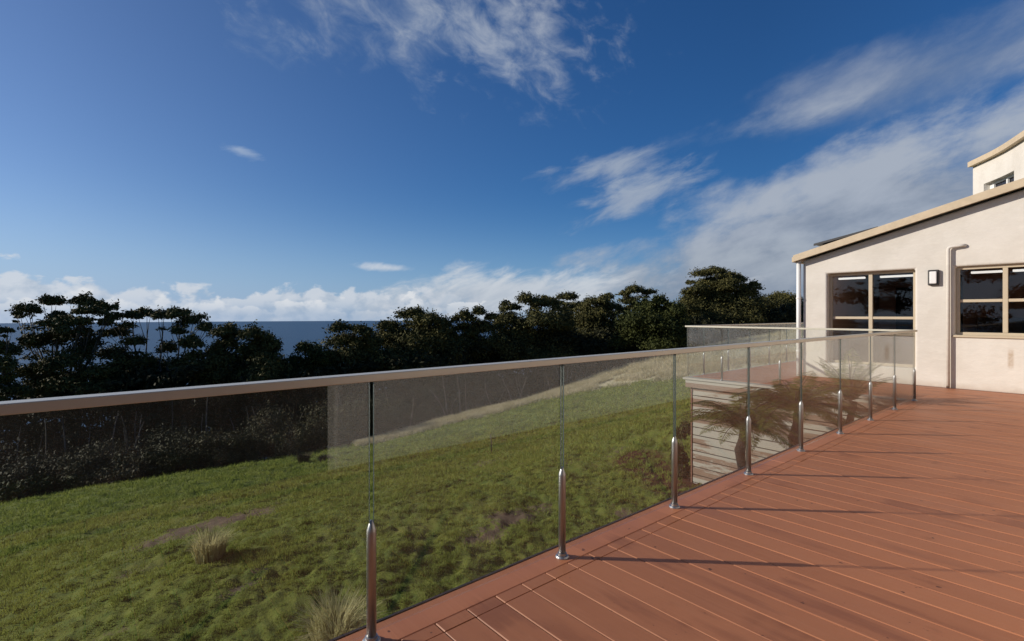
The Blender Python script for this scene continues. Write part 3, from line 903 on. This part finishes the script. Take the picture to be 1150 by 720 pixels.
T('gum_tree', 'low dense dark dome tree in front of the left end of the sea horizon', 39, 280,
  [(262,373,20,10),(285,379,20,11),(302,388,14,10),(251,388,17,12),(277,400,36,20),(309,414,16,15),(262,420,32,16),(290,420,30,16),(240,415,20,18)], dens=1.3)
T('gum_tree', 'small pale green tree just right of the open sea gap', 40, 345,
  [(342,392,17,9),(332,408,14,12),(355,402,18,14),(345,418,28,12),(366,412,16,14)], leaf='bush_leaf')
T('gum_tree', 'rounded gum tree whose top stands on the sea horizon', 42, 400,
  [(385,368,15,8),(405,371,17,8),(392,383,28,12),(382,400,30,16),(409,397,24,16),(418,384,14,10),(400,415,36,14)], stems=3)
T('gum_tree', 'wide smooth domed gum tree left of the middle of the skyline', 45, 465,
  [(434,367,16,8),(460,354,19,9),(482,358,17,8),(498,365,13,9),(437,383,26,14),(473,374,40,16),(450,399,42,16),(492,390,28,18),(505,378,12,10),(475,410,46,12)], stems=4, dens=1.1)
T('gum_tree', 'airy gum tree with sky showing through its upper tufts in the middle', 47, 532,
  [(520,356,14,7),(536,352,13,7),(552,357,9,6),(518,368,14,8),(541,370,20,9),(562,366,9,7),(530,389,32,18),(555,392,26,16),(512,395,18,16)], stems=4, fill=.9)
T('gum_tree', 'large dark leaning crowned tree right of the middle with the highest shoulder', 50, 598,
  [(572,345,13,7),(594,338,17,9),(613,344,15,9),(574,360,22,13),(607,360,28,14),(588,382,38,20),(620,378,28,20),(632,362,14,14),(600,398,46,14),(565,385,16,16)], stems=4, dens=1.25)
T('gum_tree', 'thin stemmed far gum tree with two flat tufts against the cloud', 62, 638,
  [(637,334,14,4.5),(626,341,9,4),(649,342,9,4),(612,335,8,3.5),(640,352,18,8),(640,368,26,14)], stems=2)
T('gum_tree', 'round topped gum tree between the flat tufted tree and the tall umbrella', 56, 672,
  [(668,338,17,7),(682,334,9,4),(655,345,11,7),(687,344,11,6),(673,351,24,10),(664,366,30,16),(690,368,22,14),(672,385,36,14)], stems=3)
T('gum_tree', 'umbrella shaped gum tree with thin bare branches left of the tall giant', 58, 712,
  [(712,327,17,5),(701,330,10,4),(727,328,9,4),(707,338,14,5),(716,345,13,5),(724,340,8,3),(698,350,10,6)], stems=3, fill=.3)
T('gum_tree', 'bushy yellow green tree in front of the umbrella shaped gum', 48, 735,
  [(741,340,14,8),(728,349,19,10),(757,349,17,9),(709,362,20,12),(730,366,38,18),(755,369,26,18),(716,380,28,14),(745,385,34,12),(770,376,18,16)], leaf='bush_leaf', dens=1.25)
T('gum_tree', 'giant spreading gum tree with tiered crown, tallest on the skyline near the house', 60, 806,
  [(801,306,19,4),(776,317,6,2.5),(817,311,15,6),(830,314,13,6),(844,320,11,6),(796,318,15,7),(780,327,15,6),(771,333,8,6),(817,322,24,9),(836,330,16,9),(803,331,26,10),(787,342,28,11),(823,342,32,12),(808,356,46,14),(845,342,10,10),(775,356,24,12),(840,360,26,10)], stems=4, dens=1.1)
T('gum_tree', 'grey green tree directly left of the white downpipe of the house', 66, 872,
  [(856,338,11,7),(876,334,17,8),(891,338,13,7),(869,345,28,10),(882,353,28,12),(855,358,20,10),(905,345,16,12)], stems=3)

# dark understorey that joins the crowns: one mass nobody could count
fr_c = []; fr_r = []; fr_n = []
us = np.arange(-40, 930, 6.0)
cen = []; rad = []; cnt = []
crown_v = np.interp(us, [-40, 0, 110, 140, 240, 320, 330, 470, 600, 700, 800, 930], [440, 440, 440, 425, 415, 420, 425, 400, 385, 375, 362, 350])
edge_v = np.interp(us, EDGE[:,0], EDGE[:,1]); edge_Y = np.interp(us, EDGE[:,0], EDGE[:,2])
for u, cv_, ev, eY in zip(us, crown_v, edge_v, edge_Y):
    Yt = np.interp(u, [-40, 0, 330, 470, 600, 760, 930], [36, 38, 41, 45, 51, 58, 66])
    for k in range(11 if 125 < u < 345 else 9):
        Y_ = Yt + rnd.uniform(-4, 5); v_ = rnd.uniform(cv_, ev-4)
        if u < 125 and rnd.random() < .35 and v_ < 505: continue
        r_ = rnd.uniform(.9, 2.0)*Y_/50
        p = at(u+rnd.uniform(-5, 5), v_, Y_)
        gg = float(ground(*[np.array([q]) for q in w2c(p.x, p.y)])[0])
        if p.z < gg: p.z = gg + .3
        cen.append(tuple(p)); rad.append((r_, r_, r_*.7)); cnt.append(int(55+85*r_*r_))
    for k in range(6):
        Y_ = eY + rnd.uniform(.8, 6.5); X_ = (u+rnd.uniform(-5, 5)-CX)/F*Y_
        if u > 690 or (k > 1 and 470 < u): continue
        x_, y_ = c2w(X_, Y_); r_ = rnd.choice((.45, .6, .8, 1.2))*rnd.uniform(.8, 1.3)*Y_/35
        fr_c.append((x_, y_, float(ground(np.array([X_]), np.array([Y_]))[0])+r_*rnd.uniform(.2, 1.9))); fr_r.append((r_, r_, r_*.8)); fr_n.append(int(140+380*r_*r_))
V, Fc = leaf_cloud(cen, rad, cnt, .2)
V2, F2 = leaf_cloud(fr_c, fr_r, fr_n, .08)
tag(bulk('scrub', V2, F2, 'scrub_leaf'), 'low olive brown scrub along the foot of the wood at the top of the lawn', 'scrub', kind='stuff')
tag(bulk('undergrowth', V, Fc, 'dark_leaf'), 'dark tangled understorey filling the belt below the gum tree crowns', 'undergrowth', kind='stuff')
# slender pale stems inside the wood
mb = MB()
for k in range(58):
    u = rnd.uniform(20, 690); Yt = np.interp(u, [0, 330, 470, 600, 760], [31, 34, 37.5, 43.5, 50.5]) + rnd.uniform(-2.5, 1)
    x, y = c2w((u-CX)/F*Yt, Yt); z0 = float(ground(np.array([(u-CX)/F*Yt]), np.array([Yt]))[0])
    vb = CY+(HC-z0)*F/Yt; vt = float(np.interp(u, us, crown_v))+24
    h = min(rnd.uniform(2, 7.0), max(1.0, (vb-vt)*Yt/F*rnd.uniform(.6, 1))); dx = rnd.uniform(-2.2, 2.2)
    mb.tube(curve_pts((x, y, z0-.3), (x+dx, y+rnd.uniform(-.6, .6), z0+h), 0, 7, .9), [q*rnd.uniform(.7, 1.5) for q in (.06, .056, .05, .043, .035, .025, .012)], 5)
tag(mb.build('woodland_stems', 'pale_bark', smooth=True), 'thin pale stems scattered through the dark wood behind the lawn', 'stems', kind='stuff')

cen = []; rad = []; cnt = []
for k in range(260):
    a_ = rnd.uniform(-75, 40); b_ = rnd.uniform(-62, -46); X_, Y_ = w2c(a_, b_)
    r_ = rnd.uniform(1.5, 3); cen.append((a_, b_, float(ground(np.array([X_]), np.array([Y_]))[0])*0 + rnd.uniform(-9, 11.5 if a_ < -13 else 8.0))); rad.append((r_, r_, r_*.8)); cnt.append(420)
V, Fc = leaf_cloud(cen, rad, cnt, .28)
tag(bulk('woodland', V, Fc, 'dark_leaf'), 'dark wood beyond the lawn, mirrored in the house windows', 'woodland', kind='stuff')
def bush(name, label, u, v, Y, clumps, leaf, size=.1, cat='shrub', dens=1.0):
    x, y = c2w((u-CX)/F*Y, Y); g0 = float(ground(np.array([(u-CX)/F*Y]), np.array([Y]))[0])
    root = empty(name, (x, y, g0), label, cat)
    s = Y/F; cen = []; rad = []; cnt = []
    for (uu, vv, ru, rv) in clumps:
        for _ in range(4):
            d = rnd.uniform(-.6, .6)*ru*s
            p = at(uu+rnd.uniform(-.5, .5)*ru, vv+rnd.uniform(-.4, .4)*rv, Y+d)
            r_ = ru*s*rnd.uniform(.45, .7)
            cen.append(tuple(p)); rad.append((r_, r_, rv*s*rnd.uniform(.5, .75))); cnt.append(int(dens*(120+60*(r_/size)**1.2)))
    V, Fc = leaf_cloud(cen, rad, cnt, size)
    bulk('foliage', V, Fc, leaf, root)
    mb = MB()
    for c in cen[::2]:
        mb.tube(curve_pts((x+rnd.uniform(-.1, .1), y+rnd.uniform(-.1, .1), g0-.1), c, .1, 5, .1), [.02, .018, .014, .01, .006], 5)
    mb.build('stem', 'pale_bark', root, smooth=True)
    return root
bush('shrub', 'low brown mounded shrub at the far end of the pale dry grass strip', 590, 458, 44, [(570,458,22,9),(598,452,24,10),(620,447,14,8),(548,465,16,7)], 'brown_bush', .16)
bush('shrub', 'broad grey green shrub at the wood edge below the left gum trees', 150, 535, 27, [(135,530,30,11),(165,526,28,11),(110,536,18,10)], 'brown_bush', .12)
bush('shrub', 'dark low shrub at the left picture edge beside the lawn', 40, 550, 26, [(15,552,24,14),(50,547,26,12),(85,543,18,11)], 'bush_leaf', .12)
bush('shrub', 'dark green leafy shrub against the left corner of the clad balcony base', 768, 545, 10.6, [(768,490,9,18),(764,515,11,22),(772,532,9,16),(758,536,9,12)], 'bush_leaf', .035, dens=1.4)

def blades(n, r, h, lean, w=.006, seed=0):
    rs = np.random.RandomState(seed)
    a = rs.uniform(0, 2*np.pi, n); rr = r*.55*np.sqrt(rs.uniform(0, 1, n))
    b0 = np.stack([np.cos(a)*rr, np.sin(a)*rr, np.zeros(n)], 1)
    a2 = a + rs.normal(0, .5, n)
    L = h*rs.uniform(.6, 1.15, n); ln = lean*(.25+rr/r)*rs.uniform(.5, 1.6, n)
    out = np.stack([np.cos(a2), np.sin(a2), np.zeros(n)], 1)
    side = np.stack([-np.sin(a2), np.cos(a2), np.zeros(n)], 1)*w
    up = np.array([0, 0, 1.0])
    m1 = b0 + out*(ln*L*.3)[:, None] + up*(L*.6)[:, None]
    tip = b0 + out*(ln*L)[:, None] + up*(L*np.clip(1-ln*.35, .4, 1))[:, None]
    V = np.stack([b0-side, b0+side, m1+side*.8, m1-side*.8, tip], 1)
    V5 = V.reshape(-1, 3); i = np.arange(n)*5
    F4 = np.concatenate([np.stack([i, i+1, i+2, i+3], 1), np.stack([i+3, i+2, i+4, i+4], 1)])
    return V5, F4, i
def tussock(label, u, vbase, Y, r, h, n, leaf, seed, lean=.7, w=.006):
    X = (u-CX)/F*Y
    x, y = c2w(X, Y); g0 = float(gz(np.array([X]), np.array([Y]))[0])
    V, _, i = blades(n, r, h, lean, w, seed)
    Fq = np.stack([i, i+1, i+2, i+3], 1)
    tip = np.stack([i+3, i+2, i+4], 1)
    V = V + np.array([x, y, g0-.03])
    me = bpy.data.meshes.new('grass_tussock')
    me.from_pydata(V.tolist(), [], Fq.tolist()+tip.tolist()); me.materials.append(MATS[leaf]); me.update()
    o = bpy.data.objects.new('grass_tussock', me); COL.objects.link(o)
    return tag(o, label, 'grass tussock', 'grass tussocks on the slope')
Yt = depth_of(236, 630); s = Yt/F
tussock('straw tipped round grass tussock alone in the middle of the lawn', 236, 630, Yt, 24*s, 36*s, 700, 'straw', 1, .6, .006)
Yt2 = depth_of(378, 722, 3.5)
tussock('large pale grass tussock at the deck edge beside the nearest steel post', 378, 720, Yt2, 38*Yt2/F, 58*Yt2/F, 800, 'straw', 2, .75, .005)
for lab, u, v, sd_ in (('dark grass tussock at the top of the lawn, left of a matching smaller one', 341, 520, 3), ('smaller dark grass tussock at the top of the lawn, right of a larger one', 365, 517, 4)):
    Yt = depth_of(u, v); s = Yt/F
    tussock(lab, u, v, Yt, (9 if sd_ == 3 else 10)*s, (13 if sd_ == 3 else 9)*s, 420, 'brown_bush', sd_, .8, .014)
# stake
Yt = depth_of(552, 509); X = (552-CX)/F*Yt; x, y = c2w(X, Yt); g0 = float(gz(np.array([X]), np.array([Yt]))[0])
mb = MB(); hh = 20*Yt/F
mb.tube([(x, y, g0-.1), (x-.01*Yt/20, y, g0+hh*.5), (x-.05*Yt/20, y, g0+hh)], [.022, .02, .016], 7)
tag(mb.build('stake', 'dark_timber', smooth=True), 'thin dark stake standing alone in the lawn beyond the railing', 'stake')

# lawn blades
def lawn():
    n = 800000
    t = nr.uniform(R(-50), R(38), n); r_ = 4.2*np.exp(nr.uniform(0, np.log(48/4.2), n))
    X = np.sin(t)*r_; Y = np.cos(t)*r_
    wx, wy = c2w(X, Y)
    ok = (wx < -1.75) & (Y > 3) & (Y < dry_start(X, Y) + .4) & ~((wx > BX0) & (wy > BY0))
    clump = vnoise(wx*3.6, wy*3.3)*.45 + vnoise(wx*10.7, wy*9.3)*.55
    ok &= nr.uniform(0, 1, n) < np.clip((clump-.30)*3.2, .06, 1)
    ok &= nr.uniform(0, 1, n) > soil_mask(X, Y, 0)*1.5*(.35+.9*vnoise(wx*5+3, wy*5))
    X, Y, wx, wy, r_, clump = X[ok], Y[ok], wx[ok], wy[ok], r_[ok], clump[ok]
    m = len(X); Z = gz(X, Y)
    a = nr.uniform(0, 2*np.pi, m); h = (.012+.15*np.clip(clump-.15, 0, 1)**2*nr.uniform(.5, 1.5, m)) * np.clip(r_/9, .8, 2.2); w = .004*np.clip(r_/5, 1, 6)
    sx, sy = np.cos(a)*w, np.sin(a)*w
    lx, ly = nr.normal(0, .5, m)*h, nr.normal(0, .5, m)*h
    V = np.stack([np.stack([wx-sx, wy-sy, Z-.01], 1), np.stack([wx+sx, wy+sy, Z-.01], 1), np.stack([wx+lx, wy+ly, Z+h], 1)], 1).reshape(-1, 3)
    o = bulk('lawn_grass', V, np.arange(len(V)).reshape(-1, 3), 'lawn_blade')
    tag(o, 'lumpy green grass covering the slope below the deck', 'grass', kind='stuff')
lawn()
def dry_strip():
    n = 200000
    u = nr.uniform(180, 905, n); t = (u-CX)/F
    S = np.interp(t, DRYU, DRYY); wd = np.interp(u, [180, 330, 420, 560, 660, 757, 900], [.3, .9, 2.2, 5, 14, 24, 40])
    Y = S + nr.uniform(0, 1, n)**1.3*wd + nr.normal(0, .35, n)
    X = t*Y; wx, wy = c2w(X, Y)
    ok = (Y > 14) & (vnoise(wx*.8, wy*.8) > .3) & ~((wx > BX0-.2) & (wy > BY0-.3) & (Y < 25))
    X, Y, wx, wy = X[ok], Y[ok], wx[ok], wy[ok]; m = len(X); Z = gz(X, Y)
    a = nr.uniform(0, 2*np.pi, m); h = nr.uniform(.15, .45, m)*np.clip(Y/40, .7, 1.2); w = .014*np.clip(Y/30, 1, 2)
    sx, sy = np.cos(a)*w, np.sin(a)*w; lx, ly = nr.normal(0, .4, m)*h, nr.normal(0, .4, m)*h
    V = np.stack([np.stack([wx-sx, wy-sy, Z-.01], 1), np.stack([wx+sx, wy+sy, Z-.01], 1), np.stack([wx+lx, wy+ly, Z+h], 1)], 1).reshape(-1, 3)
    tag(bulk('dry_grass', V, np.arange(len(V)).reshape(-1, 3), 'dry_blade'), 'long straw coloured grass along the upper edge of the lawn', 'grass', kind='stuff')
dry_strip()

# tree ferns
def tree_fern(label, x, y, ztop, L, nf, leaf, trunk=True, droop=1.0, tilt=0.0, seed=0, fr=.09):
    rs = random.Random(seed)
    X, Y = w2c(x, y); g0 = float(ground(np.array([X]), np.array([Y]))[0])
    root = empty('tree_fern', (x, y, g0), label, 'tree fern', 'tree ferns beside the balcony base')
    mb = MB(); zs = np.linspace(g0-.2, ztop, 12)
    mb.tube([(x+.03*math.sin(i*1.3), y+.03*math.cos(i*1.7), z_) for i, z_ in enumerate(zs)], [fr*1.25*(1+.12*math.sin(i*2.3)) * (1.15-.15*i/11) for i in range(12)], 12)
    mb.build('trunk', 'fern_trunk', root, smooth=True)
    Vq = []; ml = MB()
    for k in range(nf):
        a = 2*math.pi*k/nf*2.4 + rs.uniform(-.25, .25)
        young = k/nf
        el = R(rs.uniform(14, 44) + 38*young) + tilt
        l = L*rs.uniform(.8, 1.1)
        d = Vector((math.cos(a), math.sin(a), 0)); pts = []; p = Vector((x, y, ztop)); e = el
        n = 12
        for i in range(n+1):
            pts.append(p.copy()); p = p + (d*math.cos(e) + Vector((0, 0, 1))*math.sin(e))*(l/n); e -= R(7.0)*droop*rs.uniform(.8, 1.2)
        ml.tube(pts[::2], [.009, .008, .007, .006, .005, .004, .002][:len(pts[::2])], 4)
        side = Vector((-d.y, d.x, 0))
        m = 56
        for i in range(2, m):
            t = i/m; f = t*n; j = min(int(f), n-1); q = pts[j].lerp(pts[j+1], f-j)
            tang = (pts[j+1]-pts[j]).normalized(); nrm = side.cross(tang)
            wl = l*.22*math.sin(math.pi*min(1, .12+t*.9))**.8*rs.uniform(.85, 1.1)
            for s_ in (-1, 1):
                dr = (side*s_ + tang*.45 + Vector((0, 0, -.28*rs.uniform(.3, 1.6)))).normalized()
                w_ = tang*(l/m*.36)
                e1 = q + dr*wl*.5; e2 = q + dr*wl + Vector((0, 0, -.03*wl))
                Vq += [q-w_*.7, e1-w_, e2, e1+w_]
    ml.build('frond_stalk', 'fern_trunk', root)
    V = np.array([tuple(v) for v in Vq]); bulk('fronds', V, np.arange(len(V)).reshape(-1, 4), leaf, root)
    return root
tree_fern('brown green tree fern with thick dark trunk in front of the clad balcony base', -3.66, 7.75, -.48, 1.0, 50, 'fern_leaf', seed=1, fr=.055)
tree_fern('wide drooping tree fern between the first tree fern and the house', -3.02, 8.1, -.18, 1.05, 50, 'fern_leaf', seed=2, fr=.05)
tree_fern('slim pale green fern with upright fronds nearest the railing corner', -2.5, 8.75, -.02, .85, 18, 'green_fern', seed=3, droop=.6, tilt=R(25), fr=.04)

# ------------------------------------------------------------------ world: sky and clouds
world = bpy.data.worlds.new('World'); scene.world = world; world.use_nodes = True
nt = world.node_tree; g = G(nt)
bg = nt.nodes['Background']
sky = g.node('ShaderNodeTexSky', sky_type='NISHITA')
sky.sun_disc = False
sky.sun_elevation = SUN_EL
sky.sun_rotation = math.atan2(sd.x, sd.y)
sky.altitude = 100; sky.air_density = 1.0; sky.dust_density = .6; sky.ozone_density = 2.2
dirv = g.node('ShaderNodeTexCoord').outputs['Generated']
sx = g.sep(dirv)
fx, fy = c2w(0, 1); rx_, ry_ = c2w(1, 0)
dX = g.m('ADD', g.m('MULTIPLY', sx[0], rx_), g.m('MULTIPLY', sx[1], ry_))
dY = g.m('ADD', g.m('MULTIPLY', sx[0], fx), g.m('MULTIPLY', sx[1], fy))
AZ = g.m('ARCTAN2', dX, dY); EL = g.m('ARCSINE', sx[2])
def azel(u, v):
    a = math.atan((u-CX)/F); e = math.atan((CY-v)/F*math.cos(a)); return a, e
SKYS = .10
def cl(r_, g_, b_): return (r_/SKYS, g_/SKYS, b_/SKYS)
pol = g.lin(AZ, -.75, .45, 1.08, .66)
col = g.mix(1.0, sky.outputs[0], g.mix(g.ss(AZ, -.8, .4), (.50, .63, .87), (.33, .78, 1.32)), 'MULTIPLY')
col = g.mix(1.0, col, g.xyz(pol, pol, pol), 'MULTIPLY')
# pale air low over the sea
hz_ = g.m('POWER', g.m('SUBTRACT', 1.0, g.ss(EL, -.02, .30)), 2.2)
col = g.mix(g.m('MULTIPLY', hz_, g.lin(AZ, -.7, .7, .75, .35)), col, cl(.33, .48, .75))
def field(ang, kx, ky, seed, detail, dist=.3):
    t = R(ang)
    p = g.m('ADD', g.m('MULTIPLY', AZ, math.cos(t)), g.m('MULTIPLY', EL, math.sin(t)))
    q = g.m('SUBTRACT', g.m('MULTIPLY', EL, math.cos(t)), g.m('MULTIPLY', AZ, math.sin(t)))
    return g.noise(g.xyz(g.m('MULTIPLY', p, kx), g.m('MULTIPLY', q, ky), seed), 1, detail, .6, dist)
nS = field(17, 5.5, 12, 3.1, 9, .15)          # long streaks
nM = field(-20, 15, 24, 8.3, 9, .35)      # mottled high cloud
nF = field(20, 9, 26, 5.7, 6)            # small feathers
def patch(col, u, v, ang, hl, hw, n, amp, lo, hi, strength, white, grey, k=.35):
    a0, e0 = azel(u, v)
    t = R(ang); du, dv = math.cos(t), -math.sin(t)
    a1, e1 = azel(u+hl*du*.5, v+hl*dv*.5); a2, e2 = azel(u-hl*du*.5, v-hl*dv*.5)
    L = math.hypot(a1-a2, e1-e2); th = math.atan2(e1-e2, a1-a2)
    b1, f1_ = azel(u-hw*dv*.5, v+hw*du*.5); b2, f2_ = azel(u+hw*dv*.5, v-hw*du*.5)
    Wd = math.hypot(b1-b2, f1_-f2_)
    A = g.m('SUBTRACT', AZ, a0); E = g.m('SUBTRACT', EL, e0)
    pn = g.m('MULTIPLY', g.m('ADD', g.m('MULTIPLY', A, math.cos(th)), g.m('MULTIPLY', E, math.sin(th))), 1/L)
    qn = g.m('MULTIPLY', g.m('SUBTRACT', g.m('MULTIPLY', E, math.cos(th)), g.m('MULTIPLY', A, math.sin(th))), 1/Wd)
    r_ = g.m('SQRT', g.m('ADD', g.m('MULTIPLY', pn, pn), g.m('MULTIPLY', qn, qn)))
    nn = g.m('SUBTRACT', n, .5)
    val = g.m('ADD', g.m('SUBTRACT', 1.0, r_), g.m('MULTIPLY', nn, amp))
    den = g.m('MULTIPLY', g.ss(val, lo, hi), strength)
    shade = g.ss(g.m('ADD', g.m('MULTIPLY', qn, k), g.m('ADD', g.m('MULTIPLY', nn, 1.8), .5)), .1, .95)
    return g.mix(den, col, g.mix(shade, cl(*grey), cl(*white)))
def main_band(col):
    col = patch(col, 915, 264, 17, 410, 104, nS, 1.9, .02, .68, .93, (.40, .445, .52), (.185, .23, .315), .62)
    col = patch(col, 880, 318, 3, 290, 62, nS, 1.4, .02, .55, .85, (.38, .43, .50), (.21, .26, .35), .6)
    return col
# high branch
hi_ = patch(col, 1050, 78, 17, 350, 70, nS, 1.5, .1, 1.1, .62, (.38, .42, .49), (.24, .29, .38))
hi_ = patch(hi_, 850, 140, 14, 150, 20, nS, 3.0, .25, 1.4, .3, (.46, .5, .56), (.34, .39, .46))
hi_ = patch(hi_, 685, 187, 13, 105, 24, nF, 2.0, .15, 1.1, .7, (.42, .47, .54), (.36, .41, .50))
hi_ = patch(hi_, 708, 222, 21, 120, 28, nF, 2.0, .15, 1.0, .75, (.42, .47, .54), (.36, .41, .50))
hi_ = patch(hi_, 300, 42, -16, 70, 34, nM, 2.6, .2, 1.7, .4, (.42, .49, .58), (.34, .42, .53))
hi_ = patch(hi_, 480, 18, -12, 260, 100, nM, 2.4, .1, 1.75, .62, (.44, .49, .56), (.38, .45, .55))
hi_ = patch(hi_, 575, 45, -14, 122, 92, nM, 2.4, .05, 1.5, .66, (.46, .50, .57), (.40, .46, .55))
hi_ = patch(hi_, 272, 170, -18, 44, 12, nF, 2.6, .4, 1.3, .5, (.5, .58, .68), (.42, .5, .62))
hi_ = main_band(hi_)
# low branch
lo_ = patch(col, 437, 301, -4, 60, 8, nF, 1.8, .3, 1.1, .75, (.66, .69, .74), (.5, .57, .66))
lo_ = main_band(lo_)
lo_ = patch(lo_, 570, 330, 3, 250, 40, nF, 1.8, .15, .8, .85, (.62, .65, .69), (.42, .47, .55), .6)
def bank(col, top_px, seed, fac, scale, white, grey, a_lo, a_hi):
    cb = g.xyz(g.m('MULTIPLY', AZ, scale), g.m('MULTIPLY', EL, scale*1.5), seed)
    n = g.noise(cb, 1, 6, .55, .2)
    nb = g.noise(g.xyz(g.m('MULTIPLY', AZ, scale*.28), 0.0, seed+4), 1, 1, .5)
    up = g.noise(g.vm('ADD', cb, (-.30, .22, 0)), 1, 6, .55, .2)
    top = g.m('ADD', math.atan((CY-top_px)/F)*.9, g.m('MULTIPLY', g.m('SUBTRACT', nb, .5), .085))
    h = g.m('DIVIDE', g.m('SUBTRACT', top, EL), .045)
    d = g.m('ADD', h, g.m('MULTIPLY', g.m('SUBTRACT', n, .5), 3.4))
    den = g.m('MULTIPLY', g.ss(d, .05, .42), fac)
    win = g.m('MULTIPLY', g.ss(AZ, a_lo-.12, a_lo+.06), g.m('SUBTRACT', 1.0, g.ss(AZ, a_hi-.12, a_hi+.12)))
    lowf = g.ss(EL, -.005, .035)
    den = g.m('MULTIPLY', g.m('MULTIPLY', den, win), g.m('ADD', .25, g.m('MULTIPLY', lowf, .75)))
    sh = g.ss(g.m('ADD', g.m('MULTIPLY', g.m('SUBTRACT', n, up), 3.2), g.m('SUBTRACT', .75, g.m('MULTIPLY', h, .20))), .1, .9)
    return g.mix(den, col, g.mix(sh, cl(*grey), cl(*white)))
lo_ = bank(lo_, 322, 2.0, .75, 17, (.66, .69, .74), (.43, .50, .60), -1.3, -.12)
lo_ = bank(lo_, 338, 9.0, .82, 24, (.74, .76, .79), (.45, .52, .62), -1.3, .05)
def bgnode(c):
    n = g.node('ShaderNodeBackground'); g.put(n.inputs[0], c); n.inputs[1].default_value = SKYS
    return n.outputs[0]
m_in = g.node('ShaderNodeMixShader'); g.put(m_in.inputs[0], g.m('GREATER_THAN', EL, .135))
g.put(m_in.inputs[1], bgnode(lo_)); g.put(m_in.inputs[2], bgnode(hi_))
m_out = g.node('ShaderNodeMixShader')
g.put(m_out.inputs[0], g.m('MULTIPLY', g.m('GREATER_THAN', dY, 0.0), g.m('GREATER_THAN', EL, -.03)))
g.put(bg.inputs[0], col); bg.inputs[1].default_value = SKYS
g.put(m_out.inputs[1], bg.outputs[0]); g.put(m_out.inputs[2], m_in.outputs[0])
g.put(nt.nodes['World Output'].inputs[0], m_out.outputs[0])
world.cycles.sampling_method = 'NONE'

# sun
sl = bpy.data.lights.new('sun', 'SUN'); sl.energy = 4.8; sl.angle = R(.53); sl.color = (1.0, .92, .82)
so = bpy.data.objects.new('sun', sl); COL.objects.link(so)
so.rotation_euler = (-sd).to_track_quat('-Z', 'Y').to_euler(); so.location = (-20, -20, 30)

# camera
cam = bpy.data.cameras.new('camera'); co = bpy.data.objects.new('camera', cam); COL.objects.link(co)
co.location = (0, 0, HC); co.rotation_euler = (R(90), 0, TH)
cam.sensor_width = 36; cam.lens = 36*F/1150
cam.shift_y = -(360-CY)/1150
cam.clip_start = .05; cam.clip_end = 20000
scene.camera = co

scene.view_settings.view_transform = 'Standard'; scene.view_settings.look = 'None'
scene.view_settings.exposure = 0; scene.view_settings.gamma = 1; scene.view_settings.use_curve_mapping = False
scene.cycles.use_denoising = True
scene.cycles.max_bounces = 8; scene.cycles.diffuse_bounces = 3; scene.cycles.glossy_bounces = 4
scene.cycles.transparent_max_bounces = 24
scene.cycles.caustics_reflective = False
